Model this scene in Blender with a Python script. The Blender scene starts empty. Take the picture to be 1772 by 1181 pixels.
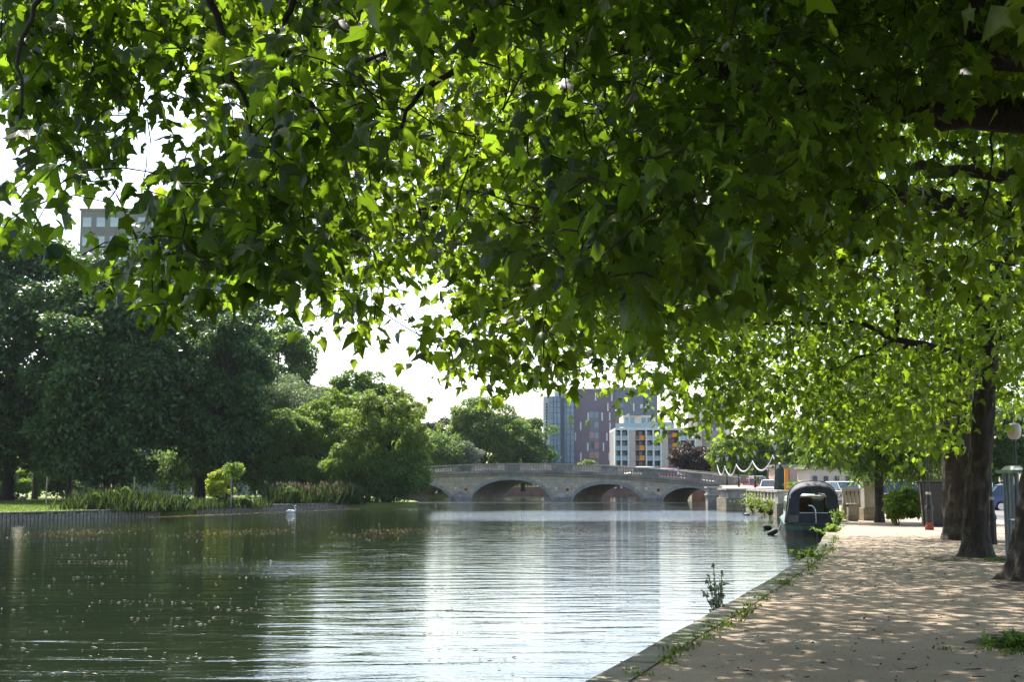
import bpy, math, random
import numpy as np
from mathutils import Vector, Matrix
sc = bpy.context.scene
R = math.radians
# ------------------------------------------------------------------ camera
F = 2300.0; W0, H0 = 1772.0, 1181.0; CZ = 2.2
TH = math.atan((836 - 590.5) / F)
cam = bpy.data.objects.new('camera', bpy.data.cameras.new('camera'))
sc.collection.objects.link(cam); sc.camera = cam
cam.location = (0, 0, CZ); cam.rotation_euler = (math.pi/2 + TH, 0, 0)
cam.data.sensor_width = 36; cam.data.lens = 36 * F / W0
cam.data.clip_start = 0.1; cam.data.clip_end = 5000
# ------------------------------------------------------------------ light
SUN_EL, SUN_AZ = 54.0, -20.0          # azimuth from straight ahead (+Y), negative = left
sdir = Vector((math.sin(R(SUN_AZ))*math.cos(R(SUN_EL)), math.cos(R(SUN_AZ))*math.cos(R(SUN_EL)), math.sin(R(SUN_EL))))
sc.world = bpy.data.worlds.new('World'); sc.world.use_nodes = True
wn = sc.world.node_tree; bg = wn.nodes['Background']
sky = wn.nodes.new('ShaderNodeTexSky'); sky.sky_type = 'NISHITA'; sky.sun_disc = False
sky.sun_elevation = R(SUN_EL); sky.sun_rotation = R(SUN_AZ)
sky.air_density = 1.0; sky.dust_density = 2.0; sky.ozone_density = 1.0
wn.links.new(sky.outputs[0], bg.inputs[0]); bg.inputs[1].default_value = 0.15
sl = bpy.data.lights.new('sun', 'SUN'); sl.energy = 5.0; sl.angle = R(0.5); sl.color = (1, 0.95, 0.86)
so = bpy.data.objects.new('sun', sl); sc.collection.objects.link(so)
so.rotation_euler = (-sdir).to_track_quat('-Z', 'Y').to_euler(); so.location = (0, 0, 60)
sc.view_settings.view_transform = 'Standard'; sc.view_settings.look = 'None'
sc.view_settings.exposure = 1.25; sc.view_settings.gamma = 1
cy = sc.cycles
cy.max_bounces = 6; cy.diffuse_bounces = 1; cy.glossy_bounces = 3; cy.transmission_bounces = 4
cy.transparent_max_bounces = 4; cy.sample_clamp_indirect = 4; cy.caustics_reflective = False; cy.caustics_refractive = False
# ------------------------------------------------------------------ pixel <-> world (photo pixels used as a ruler only)
def ray(px, py):
    cx = (px - 886) / F; cyy = (590.5 - py) / F
    return Vector((cx, math.cos(TH) - cyy*math.sin(TH), math.sin(TH) + cyy*math.cos(TH)))
def P(px, py, Y):
    d = ray(px, py); t = Y / d.y
    return Vector((d.x*t, Y, CZ + d.z*t))
def G(px, py, z):
    d = ray(px, py); t = (z - CZ) / d.z
    return Vector((d.x*t, d.y*t, z))
def X(px, Y): return (px - 886) / F * Y * 1.0057
def Z(py, Y): return P(886, py, Y).z
# ------------------------------------------------------------------ materials
def newmat(name):
    m = bpy.data.materials.new(name); m.use_nodes = True
    return m, m.node_tree, m.node_tree.nodes['Principled BSDF']
def noise_node(nt, scale, detail=4, rough=.55, coord='Object', sc3=None, dist=0):
    tc = nt.nodes.new('ShaderNodeTexCoord'); n = nt.nodes.new('ShaderNodeTexNoise')
    n.inputs['Scale'].default_value = scale; n.inputs['Detail'].default_value = detail
    n.inputs['Roughness'].default_value = rough; n.inputs['Distortion'].default_value = dist
    if sc3:
        mp = nt.nodes.new('ShaderNodeMapping'); mp.inputs['Scale'].default_value = sc3
        nt.links.new(tc.outputs[coord], mp.inputs[0]); nt.links.new(mp.outputs[0], n.inputs[0])
    else: nt.links.new(tc.outputs[coord], n.inputs[0])
    return n
def ramp(nt, src, stops):
    r = nt.nodes.new('ShaderNodeValToRGB'); e = r.color_ramp.elements
    while len(e) < len(stops): e.new(0.5)
    for k, (p, c) in enumerate(stops):
        e[k].position = p; e[k].color = tuple(c) + (1,) if len(c) == 3 else c
    nt.links.new(src, r.inputs[0]); return r
def mixc(nt, fac, a, b, mode='MIX'):
    m = nt.nodes.new('ShaderNodeMix'); m.data_type = 'RGBA'; m.blend_type = mode
    for s, v in ((m.inputs[0], fac), (m.inputs[6], a), (m.inputs[7], b)):
        if hasattr(v, 'is_linked') or hasattr(v, 'links'): nt.links.new(v, s)
        else: s.default_value = v if isinstance(v, float) else tuple(v) + (1,)
    return m.outputs[2]
def bump(nt, b, height, strength=.5, dist=.02):
    n = nt.nodes.new('ShaderNodeBump'); n.inputs['Strength'].default_value = strength
    n.inputs['Distance'].default_value = dist
    nt.links.new(height, n.inputs['Height']); nt.links.new(n.outputs[0], b.inputs['Normal']); return n
def mat(name, col, rough=.7, metal=0, var=.25, scale=3, bmp=0, spec=None, big=None):
    m, nt, b = newmat(name)
    b.inputs['Roughness'].default_value = rough; b.inputs['Metallic'].default_value = metal
    if spec is not None: b.inputs['Specular IOR Level'].default_value = spec
    n = noise_node(nt, scale, 6)
    lo = [c*(1-var) for c in col]; hi = [min(1, c*(1+var)) for c in col]
    r = ramp(nt, n.outputs[0], [(.3, lo), (.7, hi)]); out = r.outputs[0]
    if big:
        n2 = noise_node(nt, scale*.17, 5); r2 = ramp(nt, n2.outputs[0], [(.42, (0, 0, 0)), (.62, (1, 1, 1))])
        out = mixc(nt, r2.outputs[0], out, big)
    nt.links.new(out, b.inputs['Base Color'])
    if bmp: bump(nt, b, n.outputs[0], .6, bmp)
    return m
def leafmat(name, dark, light, trans, tfac=.45, rough=.45, spec=.4, veins=False):
    m, nt, b = newmat(name)
    at = nt.nodes.new('ShaderNodeAttribute'); at.attribute_name = 'rnd'
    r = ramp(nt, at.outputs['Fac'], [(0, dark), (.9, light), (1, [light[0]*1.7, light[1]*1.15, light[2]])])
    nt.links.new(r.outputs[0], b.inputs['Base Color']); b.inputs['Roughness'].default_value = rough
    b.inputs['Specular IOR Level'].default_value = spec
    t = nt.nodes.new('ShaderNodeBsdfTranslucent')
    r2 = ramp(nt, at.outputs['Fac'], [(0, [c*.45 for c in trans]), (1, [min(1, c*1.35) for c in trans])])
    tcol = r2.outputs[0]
    if veins:
        lp = nt.nodes.new('ShaderNodeAttribute'); lp.attribute_name = 'lp'; sp = nt.nodes.new('ShaderNodeSeparateXYZ'); nt.links.new(lp.outputs['Vector'], sp.inputs[0])
        def mt(op, a, b2=None, cl=False):
            k = nt.nodes.new('ShaderNodeMath'); k.operation = op; k.use_clamp = cl
            for s, v in ((k.inputs[0], a), (k.inputs[1], b2)):
                if v is None: continue
                if isinstance(v, (int, float)): s.default_value = v
                else: nt.links.new(v, s)
            return k.outputs[0]
        ax = mt('ABSOLUTE', sp.outputs[0]); dd = ax
        for dx, dy in ((.86, .5), (.985, -.17), (.5, .866)):
            off = .3 if dx == .5 else 0.0
            dd = mt('MINIMUM', dd, mt('ABSOLUTE', mt('SUBTRACT', mt('MULTIPLY', ax, dy), mt('MULTIPLY', mt('SUBTRACT', sp.outputs[1], off), dx))))
        v = mt('SUBTRACT', 1, mt('MULTIPLY', dd, 55), True)
        tcol = mixc(nt, mt('MULTIPLY', v, .55), tcol, [c*.35 for c in trans])
        nt.links.new(mixc(nt, mt('MULTIPLY', v, .6), r.outputs[0], (.10, .16, .04)), b.inputs['Base Color'])
        bump(nt, b, v, .5, .004)
    nt.links.new(tcol, t.inputs[0])
    mx = nt.nodes.new('ShaderNodeMixShader'); mx.inputs[0].default_value = tfac
    nt.links.new(b.outputs[0], mx.inputs[1]); nt.links.new(t.outputs[0], mx.inputs[2])
    nt.links.new(mx.outputs[0], nt.nodes['Material Output'].inputs[0]); return m
def brickmat(name, c1, c2, mortar, scale, bw=.5, rh=.25, rough=.85, big=None):
    m, nt, b = newmat(name); b.inputs['Roughness'].default_value = rough
    tc = nt.nodes.new('ShaderNodeTexCoord'); sp = nt.nodes.new('ShaderNodeSeparateXYZ'); cb = nt.nodes.new('ShaderNodeCombineXYZ')
    nt.links.new(tc.outputs['Object'], sp.inputs[0])
    ad = nt.nodes.new('ShaderNodeMath'); ad.operation = 'ADD'
    nt.links.new(sp.outputs[0], ad.inputs[0]); nt.links.new(sp.outputs[1], ad.inputs[1])
    nt.links.new(ad.outputs[0], cb.inputs[0]); nt.links.new(sp.outputs[2], cb.inputs[1])
    br = nt.nodes.new('ShaderNodeTexBrick'); nt.links.new(cb.outputs[0], br.inputs[0])
    br.inputs['Color1'].default_value = tuple(c1)+(1,); br.inputs['Color2'].default_value = tuple(c2)+(1,)
    br.inputs['Mortar'].default_value = tuple(mortar)+(1,); br.inputs['Scale'].default_value = scale
    br.inputs['Mortar Size'].default_value = .012; br.inputs['Brick Width'].default_value = bw; br.inputs['Row Height'].default_value = rh
    n = noise_node(nt, 1.3, 8, .65); r = ramp(nt, n.outputs[0], [(.3, (.55, .55, .55)), (.7, (1.15, 1.12, 1.05))])
    out = mixc(nt, 1.0, br.outputs[0], r.outputs[0], 'MULTIPLY')
    if big:
        n2 = noise_node(nt, .45, 6, .7, sc3=(1, 1, 2.5)); r2 = ramp(nt, n2.outputs[0], [(.45, (0, 0, 0)), (.65, (.8, .8, .8))])
        out = mixc(nt, r2.outputs[0], out, big)
    nt.links.new(out, b.inputs['Base Color']); return m
M = {}
M['leaf_near_shaded'] = leafmat('plane leaf', (.008, .019, .005), (.018, .038, .009), (.24, .40, .018), .5, .38, .35, veins=True)  # darker copy of the plane leaf, canopy shade put into its colour
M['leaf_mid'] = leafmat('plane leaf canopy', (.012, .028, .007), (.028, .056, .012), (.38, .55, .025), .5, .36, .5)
M['leaf_far_sunlit'] = leafmat('plane leaf sunny', (.018, .040, .009), (.036, .072, .015), (.38, .56, .03), .5, .4, .45)  # lighter copy of the plane leaf, sunlight put into its colour
M['leaf_dark'] = leafmat('chestnut leaf', (.032, .078, .018), (.058, .122, .026), (.14, .26, .025), .3, .4, .5)
M['leaf_mid_green'] = leafmat('mid green leaf', (.05, .10, .022), (.10, .17, .035), (.25, .40, .05), .4, .5, .3)
M['leaf_bright'] = leafmat('bright leaf', (.08, .15, .02), (.14, .22, .03), (.36, .52, .05), .4, .5, .3)
M['leaf_yellow'] = leafmat('yellow green leaf', (.08, .13, .02), (.14, .20, .03), (.36, .50, .05), .4, .5, .3)
M['leaf_gold'] = leafmat('golden leaf', (.2, .26, .02), (.34, .38, .03), (.6, .7, .05), .4, .5, .3)
M['leaf_pale'] = leafmat('willow leaf', (.16, .21, .09), (.25, .31, .14), (.24, .34, .12), .35, .5, .35)
M['leaf_silver'] = leafmat('silver leaf', (.16, .19, .13), (.26, .28, .2), (.2, .26, .13), .3, .5, .4)
M['leaf_blue'] = leafmat('conifer leaf', (.03, .055, .035), (.05, .085, .05), (.05, .09, .04), .2, .6, .2)
M['leaf_purple'] = leafmat('purple leaf', (.035, .025, .022), (.07, .045, .035), (.10, .05, .03), .25, .5, .3)
M['grass'] = leafmat('grass blade', (.06, .11, .02), (.13, .18, .04), (.25, .35, .05), .4, .6, .2)
M['reed'] = leafmat('reed blade', (.03, .065, .015), (.13, .16, .05), (.22, .32, .07), .35, .6, .2)
M['pink'] = leafmat('loosestrife', (.20, .13, .12), (.30, .22, .17), (.28, .18, .14), .3, .6, .2)
def barkmat(name, a, b_, patch=None):
    m, nt, b = newmat(name); b.inputs['Roughness'].default_value = .9
    n = noise_node(nt, 7, 8, .7, sc3=(1.6, 1.6, .35), dist=.6); r = ramp(nt, n.outputs[0], [(.3, a), (.5, b_), (.72, [c*1.6 for c in b_])])
    out = r.outputs[0]
    if patch:
        n2 = noise_node(nt, 3.2, 3, .5); r2 = ramp(nt, n2.outputs[0], [(.56, (0, 0, 0)), (.6, (1, 1, 1))]); out = mixc(nt, r2.outputs[0], out, patch)
    nt.links.new(out, b.inputs['Base Color']); bump(nt, b, n.outputs[0], 1, .05); return m
M['bark'] = barkmat('plane bark', (.014, .010, .008), (.045, .032, .023), (.075, .06, .04))
M['bark_dark'] = barkmat('dark bark', (.012, .010, .008), (.036, .028, .021))
M['twig'] = mat('twig', (.035, .025, .018), .85, var=.4, scale=20)
M['stone'] = brickmat('bridge ashlar', (.74, .58, .40), (.62, .50, .36), (.34, .28, .22), 1, .9, .36, big=(.40, .34, .26))
M['stone_dark'] = mat('weathered stone', (.34, .30, .25), .9, var=.35, scale=2.2, bmp=.02, big=(.19, .17, .145))
M['stone_pale'] = mat('pale limestone', (.42, .38, .30), .85, var=.2, scale=4, bmp=.01, big=(.26, .24, .19))
M['ring'] = brickmat('voussoir', (.44, .42, .38), (.36, .35, .32), (.2, .19, .17), 1, .34, 2.0)
M['wallstone'] = brickmat('river wall stone', (.38, .31, .20), (.30, .26, .18), (.15, .13, .1), 1, .6, .3, big=(.17, .16, .10))
M['redbrick'] = brickmat('red brick', (.30, .16, .11), (.25, .13, .09), (.25, .2, .16), 1, .45, .15)
M['timber'] = mat('silvered timber', (.25, .21, .155), .9, var=.45, scale=5, bmp=.01)
M['black'] = mat('black paint', (.012, .012, .014), .4, var=.3, scale=8)
M['dark'] = mat('dark gap', (.01, .01, .01), .8)
M['white'] = mat('white paint', (.72, .72, .70), .5, var=.05)
M['grey'] = mat('galvanised steel', (.16, .18, .19), .5, .3, var=.15, scale=10)
M['rust'] = mat('rust red paint', (.24, .045, .02), .7, var=.4, scale=9)
M['rubber'] = mat('rubber', (.015, .015, .015), .7)
M['chrome'] = mat('bright steel', (.6, .6, .6), .25, .9, var=.1)
def glassmat(name, col, rough=.06, spec=1.0):
    m, nt, b = newmat(name); b.inputs['Roughness'].default_value = rough; b.inputs['Specular IOR Level'].default_value = spec
    n = noise_node(nt, .4, 3); r = ramp(nt, n.outputs[0], [(.35, [c*.6 for c in col]), (.65, col)]); nt.links.new(r.outputs[0], b.inputs['Base Color']); return m
M['glass'] = glassmat('window glass', (.04, .06, .08))
M['glass_blue'] = glassmat('curtain wall glass', (.12, .24, .38), .12)
# water
def watermat():
    m, nt, b = newmat('water')
    b.inputs['Roughness'].default_value = .03; b.inputs['IOR'].default_value = 1.333
    n0 = noise_node(nt, .06, 4, .6, sc3=(.7, 1.6, 1)); r0 = ramp(nt, n0.outputs[0], [(.35, (.008, .013, .007)), (.65, (.016, .022, .010))])
    nt.links.new(r0.outputs[0], b.inputs['Base Color'])
    tc = nt.nodes.new('ShaderNodeTexCoord'); sp = nt.nodes.new('ShaderNodeSeparateXYZ'); nt.links.new(tc.outputs['Object'], sp.inputs[0])
    # wind patches: calm / ruffled stretches of the river
    pn = noise_node(nt, .05, 5, .6, sc3=(.35, 1.6, 1), dist=.8)
    def mth(op, a, b2=None, clamp=False):
        k = nt.nodes.new('ShaderNodeMath'); k.operation = op; k.use_clamp = clamp
        for s, v in ((k.inputs[0], a), (k.inputs[1], b2)):
            if v is None: continue
            if isinstance(v, (int, float)): s.default_value = v
            else: nt.links.new(v, s)
        return k.outputs[0]
    wob = mth('MULTIPLY', mth('SUBTRACT', pn.outputs[0], .5), 22)
    yy = mth('ADD', sp.outputs[1], wob)
    def band(c, w): return mth('SUBTRACT', 1.2, mth('DIVIDE', mth('ABSOLUTE', mth('SUBTRACT', mth('ADD', sp.outputs[1], mth('MULTIPLY', wob, .5)), c)), w), clamp=True)
    xm = mth('MULTIPLY', mth('ADD', sp.outputs[0], 8), .12, clamp=True)
    b1 = mth('MULTIPLY', band(92, 14), xm); b2 = mth('SUBTRACT', 1, mth('DIVIDE', mth('ABSOLUTE', mth('SUBTRACT', mth('ADD', sp.outputs[1], mth('MULTIPLY', wob, .25)), 149)), 9), clamp=True)
    b3 = band(35, 4)
    xl = mth('MULTIPLY', mth('SUBTRACT', 2.5, mth('ABSOLUTE', mth('ADD', sp.outputs[0], 7))), 1, clamp=True)
    b3 = mth('MULTIPLY', b3, xl)
    patches = ramp(nt, pn.outputs[0], [(.5, (0, 0, 0)), (.75, (1, 1, 1))]).outputs[0]
    ruf = mth('ADD', mth('ADD', mth('MULTIPLY', b1, 3.2), mth('MULTIPLY', b2, 3.0)), mth('MULTIPLY', b3, .8))
    ruf = mth('ADD', ruf, mth('MULTIPLY', patches, .5))
    w1 = noise_node(nt, .8, 2, .5, sc3=(.5, 1.9, 1), dist=.5)
    w2 = noise_node(nt, 3.4, 3, .55, sc3=(.6, 1.6, 1), dist=.3)
    w3 = noise_node(nt, 12, 2, .5, sc3=(.8, 1.3, 1))
    h = mth('ADD', mth('MULTIPLY', w1.outputs[0], .024), mth('MULTIPLY', w2.outputs[0], mth('ADD', .0045, mth('MULTIPLY', ruf, .013))))
    h = mth('ADD', h, mth('MULTIPLY', w3.outputs[0], mth('ADD', .0010, mth('MULTIPLY', ruf, .005))))
    bump(nt, b, h, 1, 1.0)
    return m
M['water'] = watermat()
# path
def pathmat():
    m, nt, b = newmat('path gravel'); b.inputs['Roughness'].default_value = .92
    n = noise_node(nt, 55, 4, .7); r = ramp(nt, n.outputs[0], [(.3, (.26, .19, .13)), (.7, (.46, .36, .27))])
    n2 = noise_node(nt, .5, 6, .6); r2 = ramp(nt, n2.outputs[0], [(.35, (.80, .78, .74)), (.7, (1.1, 1.08, 1.05))])
    o = mixc(nt, 1.0, r.outputs[0], r2.outputs[0], 'MULTIPLY')
    n3 = noise_node(nt, 6, 8, .75); r3 = ramp(nt, n3.outputs[0], [(.66, (0, 0, 0)), (.72, (.7, .7, .7))])
    o = mixc(nt, r3.outputs[0], o, (.17, .12, .08))
    nt.links.new(o, b.inputs['Base Color']); bump(nt, b, n.outputs[0], .7, .006); return m
M['path'] = pathmat()
M['coping'] = mat('quay coping', (.27, .23, .18), .9, var=.35, scale=6, bmp=.01, big=(.13, .15, .06))
M['soil'] = mat('soil', (.10, .07, .045), .95, var=.4, scale=7, bmp=.03)
M['asphalt'] = mat('asphalt', (.14, .13, .125), .9, var=.15, scale=12)
M['paving'] = mat('pale paving', (.42, .37, .32), .9, var=.15, scale=5)
M['lawn'] = mat('lawn', (.10, .16, .025), .95, var=.35, scale=1.2, bmp=.05, big=(.20, .22, .05))
M['bed'] = mat('river bed', (.05, .045, .03), .95)
# ------------------------------------------------------------------ mesh helpers
def link(o): sc.collection.objects.link(o); return o
class MB:
    def __init__(s): s.v = []; s.f = []; s.mi = []
    def add(s, vs, fs, mi=0):
        n = len(s.v); s.v += [tuple(v) for v in vs]; s.f += [tuple(n+i for i in f) for f in fs]; s.mi += [mi]*len(fs); return s
    def box(s, c, d, rz=0, mi=0, taper=1.0):
        hx, hy, hz = d[0]/2, d[1]/2, d[2]/2; vs = []
        for z, t in ((-hz, 1), (hz, taper)):
            for x, y in ((-hx, -hy), (hx, -hy), (hx, hy), (-hx, hy)):
                x2, y2 = x*t, y*t
                vs.append((c[0]+x2*math.cos(rz)-y2*math.sin(rz), c[1]+x2*math.sin(rz)+y2*math.cos(rz), c[2]+z))
        return s.add(vs, [(0, 3, 2, 1), (4, 5, 6, 7), (0, 1, 5, 4), (1, 2, 6, 5), (2, 3, 7, 6), (3, 0, 4, 7)], mi)
    def prism(s, poly, z0, z1, mi=0):
        n = len(poly); vs = [(p[0], p[1], z0) for p in poly] + [(p[0], p[1], z1) for p in poly]
        return s.add(vs, [tuple(range(n-1, -1, -1)), tuple(range(n, 2*n))] + [(i, (i+1) % n, n+(i+1) % n, n+i) for i in range(n)], mi)
    def extrude_xz(s, poly, y0, y1, mi=0, cap=True):     # outline in x,z pushed along y
        n = len(poly); vs = [(p[0], y0, p[1]) for p in poly] + [(p[0], y1, p[1]) for p in poly]
        fs = [(i, (i+1) % n, n+(i+1) % n, n+i) for i in range(n)]
        if cap: fs += [tuple(range(n-1, -1, -1)), tuple(range(n, 2*n))]
        return s.add(vs, fs, mi)
    def tube(s, pts, rad, seg=8, mi=0, cap=True, rough=0, rng=None):
        pts = [Vector(p) for p in pts]; n = len(pts)
        if not hasattr(rad, '__len__'): rad = [rad]*n
        up = Vector((0, 0, 1)); vs = []; prev = None
        for i, p in enumerate(pts):
            t = (pts[min(i+1, n-1)] - pts[max(i-1, 0)]); t = t.normalized() if t.length > 1e-9 else Vector((0, 0, 1))
            if prev is None: a = t.cross(up if abs(t.z) < .9 else Vector((1, 0, 0))).normalized()
            else:
                a = prev - t*prev.dot(t); a = a.normalized() if a.length > 1e-6 else t.orthogonal().normalized()
            prev = a; b = t.cross(a)
            for k in range(seg):
                an = 2*math.pi*k/seg; r = rad[i]*(1 + (rough*rng.uniform(-1, 1) if rng else 0))
                vs.append(p + (a*math.cos(an)+b*math.sin(an))*r)
        fs = [(i*seg+k, i*seg+(k+1) % seg, (i+1)*seg+(k+1) % seg, (i+1)*seg+k) for i in range(n-1) for k in range(seg)]
        if cap: fs += [tuple(range(seg-1, -1, -1)), tuple((n-1)*seg+k for k in range(seg))]
        return s.add(vs, fs, mi)
    def trunk(s, pts, rad, seg, rng, lobes=6, flare=.5, h=.9):
        z0 = pts[0][2]; vs = []; ph = rng.uniform(0, 6); n = len(pts)
        for i, p in enumerate(pts):
            e = math.exp(-max(0, p[2]-z0)/h*3)
            for k in range(seg):
                a = 2*math.pi*k/seg; lob = max(0, math.cos(a*lobes/2+ph))**2 if False else (.5+.5*math.cos(a*lobes+ph+1.3*math.sin(2*a)))**1.5
                r = rad[i]*(1 + flare*e*(.35+1.5*lob*(.6+.4*math.sin(a*2+ph))) + .05*math.sin(a*5+ph+i*.25) + .04*math.sin(a*9-i*.4) + rng.uniform(-.02, .02))
                vs.append((p[0]+math.cos(a)*r, p[1]+math.sin(a)*r, p[2]))
        fs = [(i*seg+k, i*seg+(k+1) % seg, (i+1)*seg+(k+1) % seg, (i+1)*seg+k) for i in range(n-1) for k in range(seg)]
        return s.add(vs, fs)
    def lathe(s, prof, c=(0, 0, 0), seg=12, mi=0):       # prof: (r, z)
        vs = [(c[0]+r*math.cos(2*math.pi*k/seg), c[1]+r*math.sin(2*math.pi*k/seg), c[2]+z) for r, z in prof for k in range(seg)]
        n = len(prof); fs = [(i*seg+k, i*seg+(k+1) % seg, (i+1)*seg+(k+1) % seg, (i+1)*seg+k) for i in range(n-1) for k in range(seg)]
        fs += [tuple(range(seg-1, -1, -1)), tuple((n-1)*seg+k for k in range(seg))]
        return s.add(vs, fs, mi)
    def build(s, name, mats, parent=None, smooth=False, world=False, bevel=0):
        me = bpy.data.meshes.new(name); vs = s.v
        if world and parent:
            l = parent.location; vs = [(v[0]-l.x, v[1]-l.y, v[2]-l.z) for v in vs]
        me.from_pydata(vs, [], s.f); me.update()
        if not isinstance(mats, (list, tuple)): mats = [mats]
        for m in mats: me.materials.append(m if not isinstance(m, str) else M[m])
        if len(mats) > 1: me.polygons.foreach_set('material_index', s.mi)
        if smooth: me.polygons.foreach_set('use_smooth', [True]*len(me.polygons))
        o = link(bpy.data.objects.new(name, me))
        if parent: o.parent = parent
        if bevel:
            b = o.modifiers.new('bevel', 'BEVEL'); b.width = bevel; b.segments = 2; b.limit_method = 'ANGLE'
        return o
def tag(o, label=None, cat=None, group=None, kind=None):
    for k, v in (('label', label), ('category', cat), ('group', group), ('kind', kind)):
        if v: o[k] = v
    return o
def thing(name, label, cat, loc=(0, 0, 0), rz=0, group=None):
    o = link(bpy.data.objects.new(name, None)); o.location = loc; o.rotation_euler = (0, 0, rz); o.empty_display_size = .3
    return tag(o, label, cat, group)
def copy_tree(o, parent=None):
    c = o.copy(); sc.collection.objects.link(c); c.parent = parent
    for ch in list(o.children): copy_tree(ch, c)
    return c
def part(src, parent, loc, rz=0):
    c = src.copy(); sc.collection.objects.link(c); c.parent = parent; c.location = loc; c.rotation_euler = (0, 0, rz); return c
# leaves: one mesh from numpy arrays
T_FULL = np.array([(0, .02), (.14, -.07), (.37, -.07), (.33, .08), (.43, .15), (.60, .36), (.40, .37), (.31, .40), (.22, .50), (.27, .62), (.17, .72), (0, 1.05),
    (-.15, .74), (-.26, .64), (-.21, .51), (-.30, .41), (-.42, .38), (-.58, .33), (-.42, .16), (-.34, .07), (-.36, -.08), (-.13, -.06)])
T_MID = np.array([(0, 0), (.33, -.07), (.32, .10), (.58, .35), (.28, .40), (.24, .62), (0, 1.03), (-.26, .60), (-.27, .42), (-.56, .34), (-.33, .11), (-.34, -.06)])
def fan_template(T, petiole=True):
    x, y = T[:, 0], T[:, 1]
    z = -.28*np.abs(x)**1.2 - .18*(y-.3)**2
    pts = np.c_[x, y, z]; n = len(pts)
    pts = np.vstack([pts, [0, .3, .02]])
    tris = [(i, (i+1) % n, n) for i in range(n)]
    if petiole:
        m = len(pts); pts = np.vstack([pts, [-.012, .02, 0], [.012, .02, 0], [.008, -.22, .09], [-.008, -.22, .09]])
        tris += [(m, m+1, m+2), (m, m+2, m+3)]
    return pts, np.array(tris)
TF = fan_template(T_FULL); TM = fan_template(T_MID, False)
TD = (np.array([(0, 0, 0), (.32, .45, .05), (0, 1, -.06), (-.32, .45, .05)]), np.array([(0, 1, 2), (0, 2, 3)]))   # small simple leaf
TB = (np.array([(-.5, 0, 0), (.5, 0, 0), (.3, .55, .03), (0, 1, .0), (-.3, .55, .03)]), np.array([(0, 1, 2), (0, 2, 4), (4, 2, 3)]))
def nrm(a): return a / np.maximum(np.linalg.norm(a, axis=1, keepdims=True), 1e-9)
def leaf_object(name, C, D, N, S, tmpl, m, parent=None, rs=None, seed=0, width=1.0, bend=.6):
    rs = rs or np.random.RandomState(seed); n = len(C); pts, tris = tmpl; k = len(pts)
    D = nrm(D); N = nrm(N - (N*D).sum(1, keepdims=True)*D); Xa = np.cross(D, N)
    S = np.broadcast_to(S, (n,)); bz = rs.uniform(.2, 1 + bend*2, n)
    wv = np.broadcast_to(width, (n,))
    L = np.repeat(pts[None], n, 0).copy()
    if tmpl is TF or tmpl is TM:
        L += rs.normal(size=L.shape)*np.array([.028, .028, .03])*(np.arange(k) < len(pts)-(4 if tmpl is TF else 0))[None, :, None]
        L[:, :, 0] *= rs.uniform(.8, 1.15, n)[:, None]
        L[:, :, 2] += -rs.uniform(-.25, .75, n)[:, None]*np.abs(L[:, :, 0]) - rs.uniform(-.2, .55, n)[:, None]*L[:, :, 1]**2 + (rs.normal(size=n)*.25)[:, None]*L[:, :, 0]*L[:, :, 1]
    V = C[:, None, :] + S[:, None, None]*(L[:, :, 0, None]*Xa[:, None, :]*wv[:, None, None] + L[:, :, 1, None]*D[:, None, :] + L[:, :, 2, None]*N[:, None, :]*bz[:, None, None])
    V = V.reshape(-1, 3)
    if parent is not None: V = V - np.array(parent.location)[None, :]
    Tt = (tris[None, :, :] + (np.arange(n)*k)[:, None, None]).reshape(-1)
    me = bpy.data.meshes.new(name); me.vertices.add(len(V)); me.vertices.foreach_set('co', V.astype(np.float32).ravel())
    me.loops.add(len(Tt)); me.loops.foreach_set('vertex_index', Tt.astype(np.int32))
    npoly = len(Tt)//3; me.polygons.add(npoly); me.polygons.foreach_set('loop_start', np.arange(0, len(Tt), 3, dtype=np.int32))
    me.update(calc_edges=True)
    a = me.attributes.new('rnd', 'FLOAT', 'POINT'); a.data.foreach_set('value', np.repeat(rs.rand(n).astype(np.float32), k))
    if tmpl is TF:
        a = me.attributes.new('lp', 'FLOAT_VECTOR', 'POINT'); a.data.foreach_set('vector', np.tile(pts.astype(np.float32), (n, 1)).ravel())
    if tmpl is TF or tmpl is TM: me.polygons.foreach_set('use_smooth', np.ones(npoly, bool))
    me.materials.append(M[m] if isinstance(m, str) else m)
    o = link(bpy.data.objects.new(name, me))
    if parent is not None: o.parent = parent
    return o
def rsph(rs, n): return nrm(rs.normal(size=(n, 3)))
# ================================================================== SETTING
def struct(name, mb, m, smooth=False):
    return tag(mb.build(name, m, smooth=smooth), kind='structure')
BR_Y = 155
struct('riverbed', MB().add([(-1500, -300, -1.2), (1500, -300, -1.2), (1500, 3000, -1.2), (-1500, 3000, -1.2)], [(0, 1, 2, 3)]), 'bed')
struct('river_water', MB().add([(-300, -60, 0), (300, -60, 0), (300, 420, 0), (-300, 420, 0)], [(0, 1, 2, 3)]), 'water')
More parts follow.
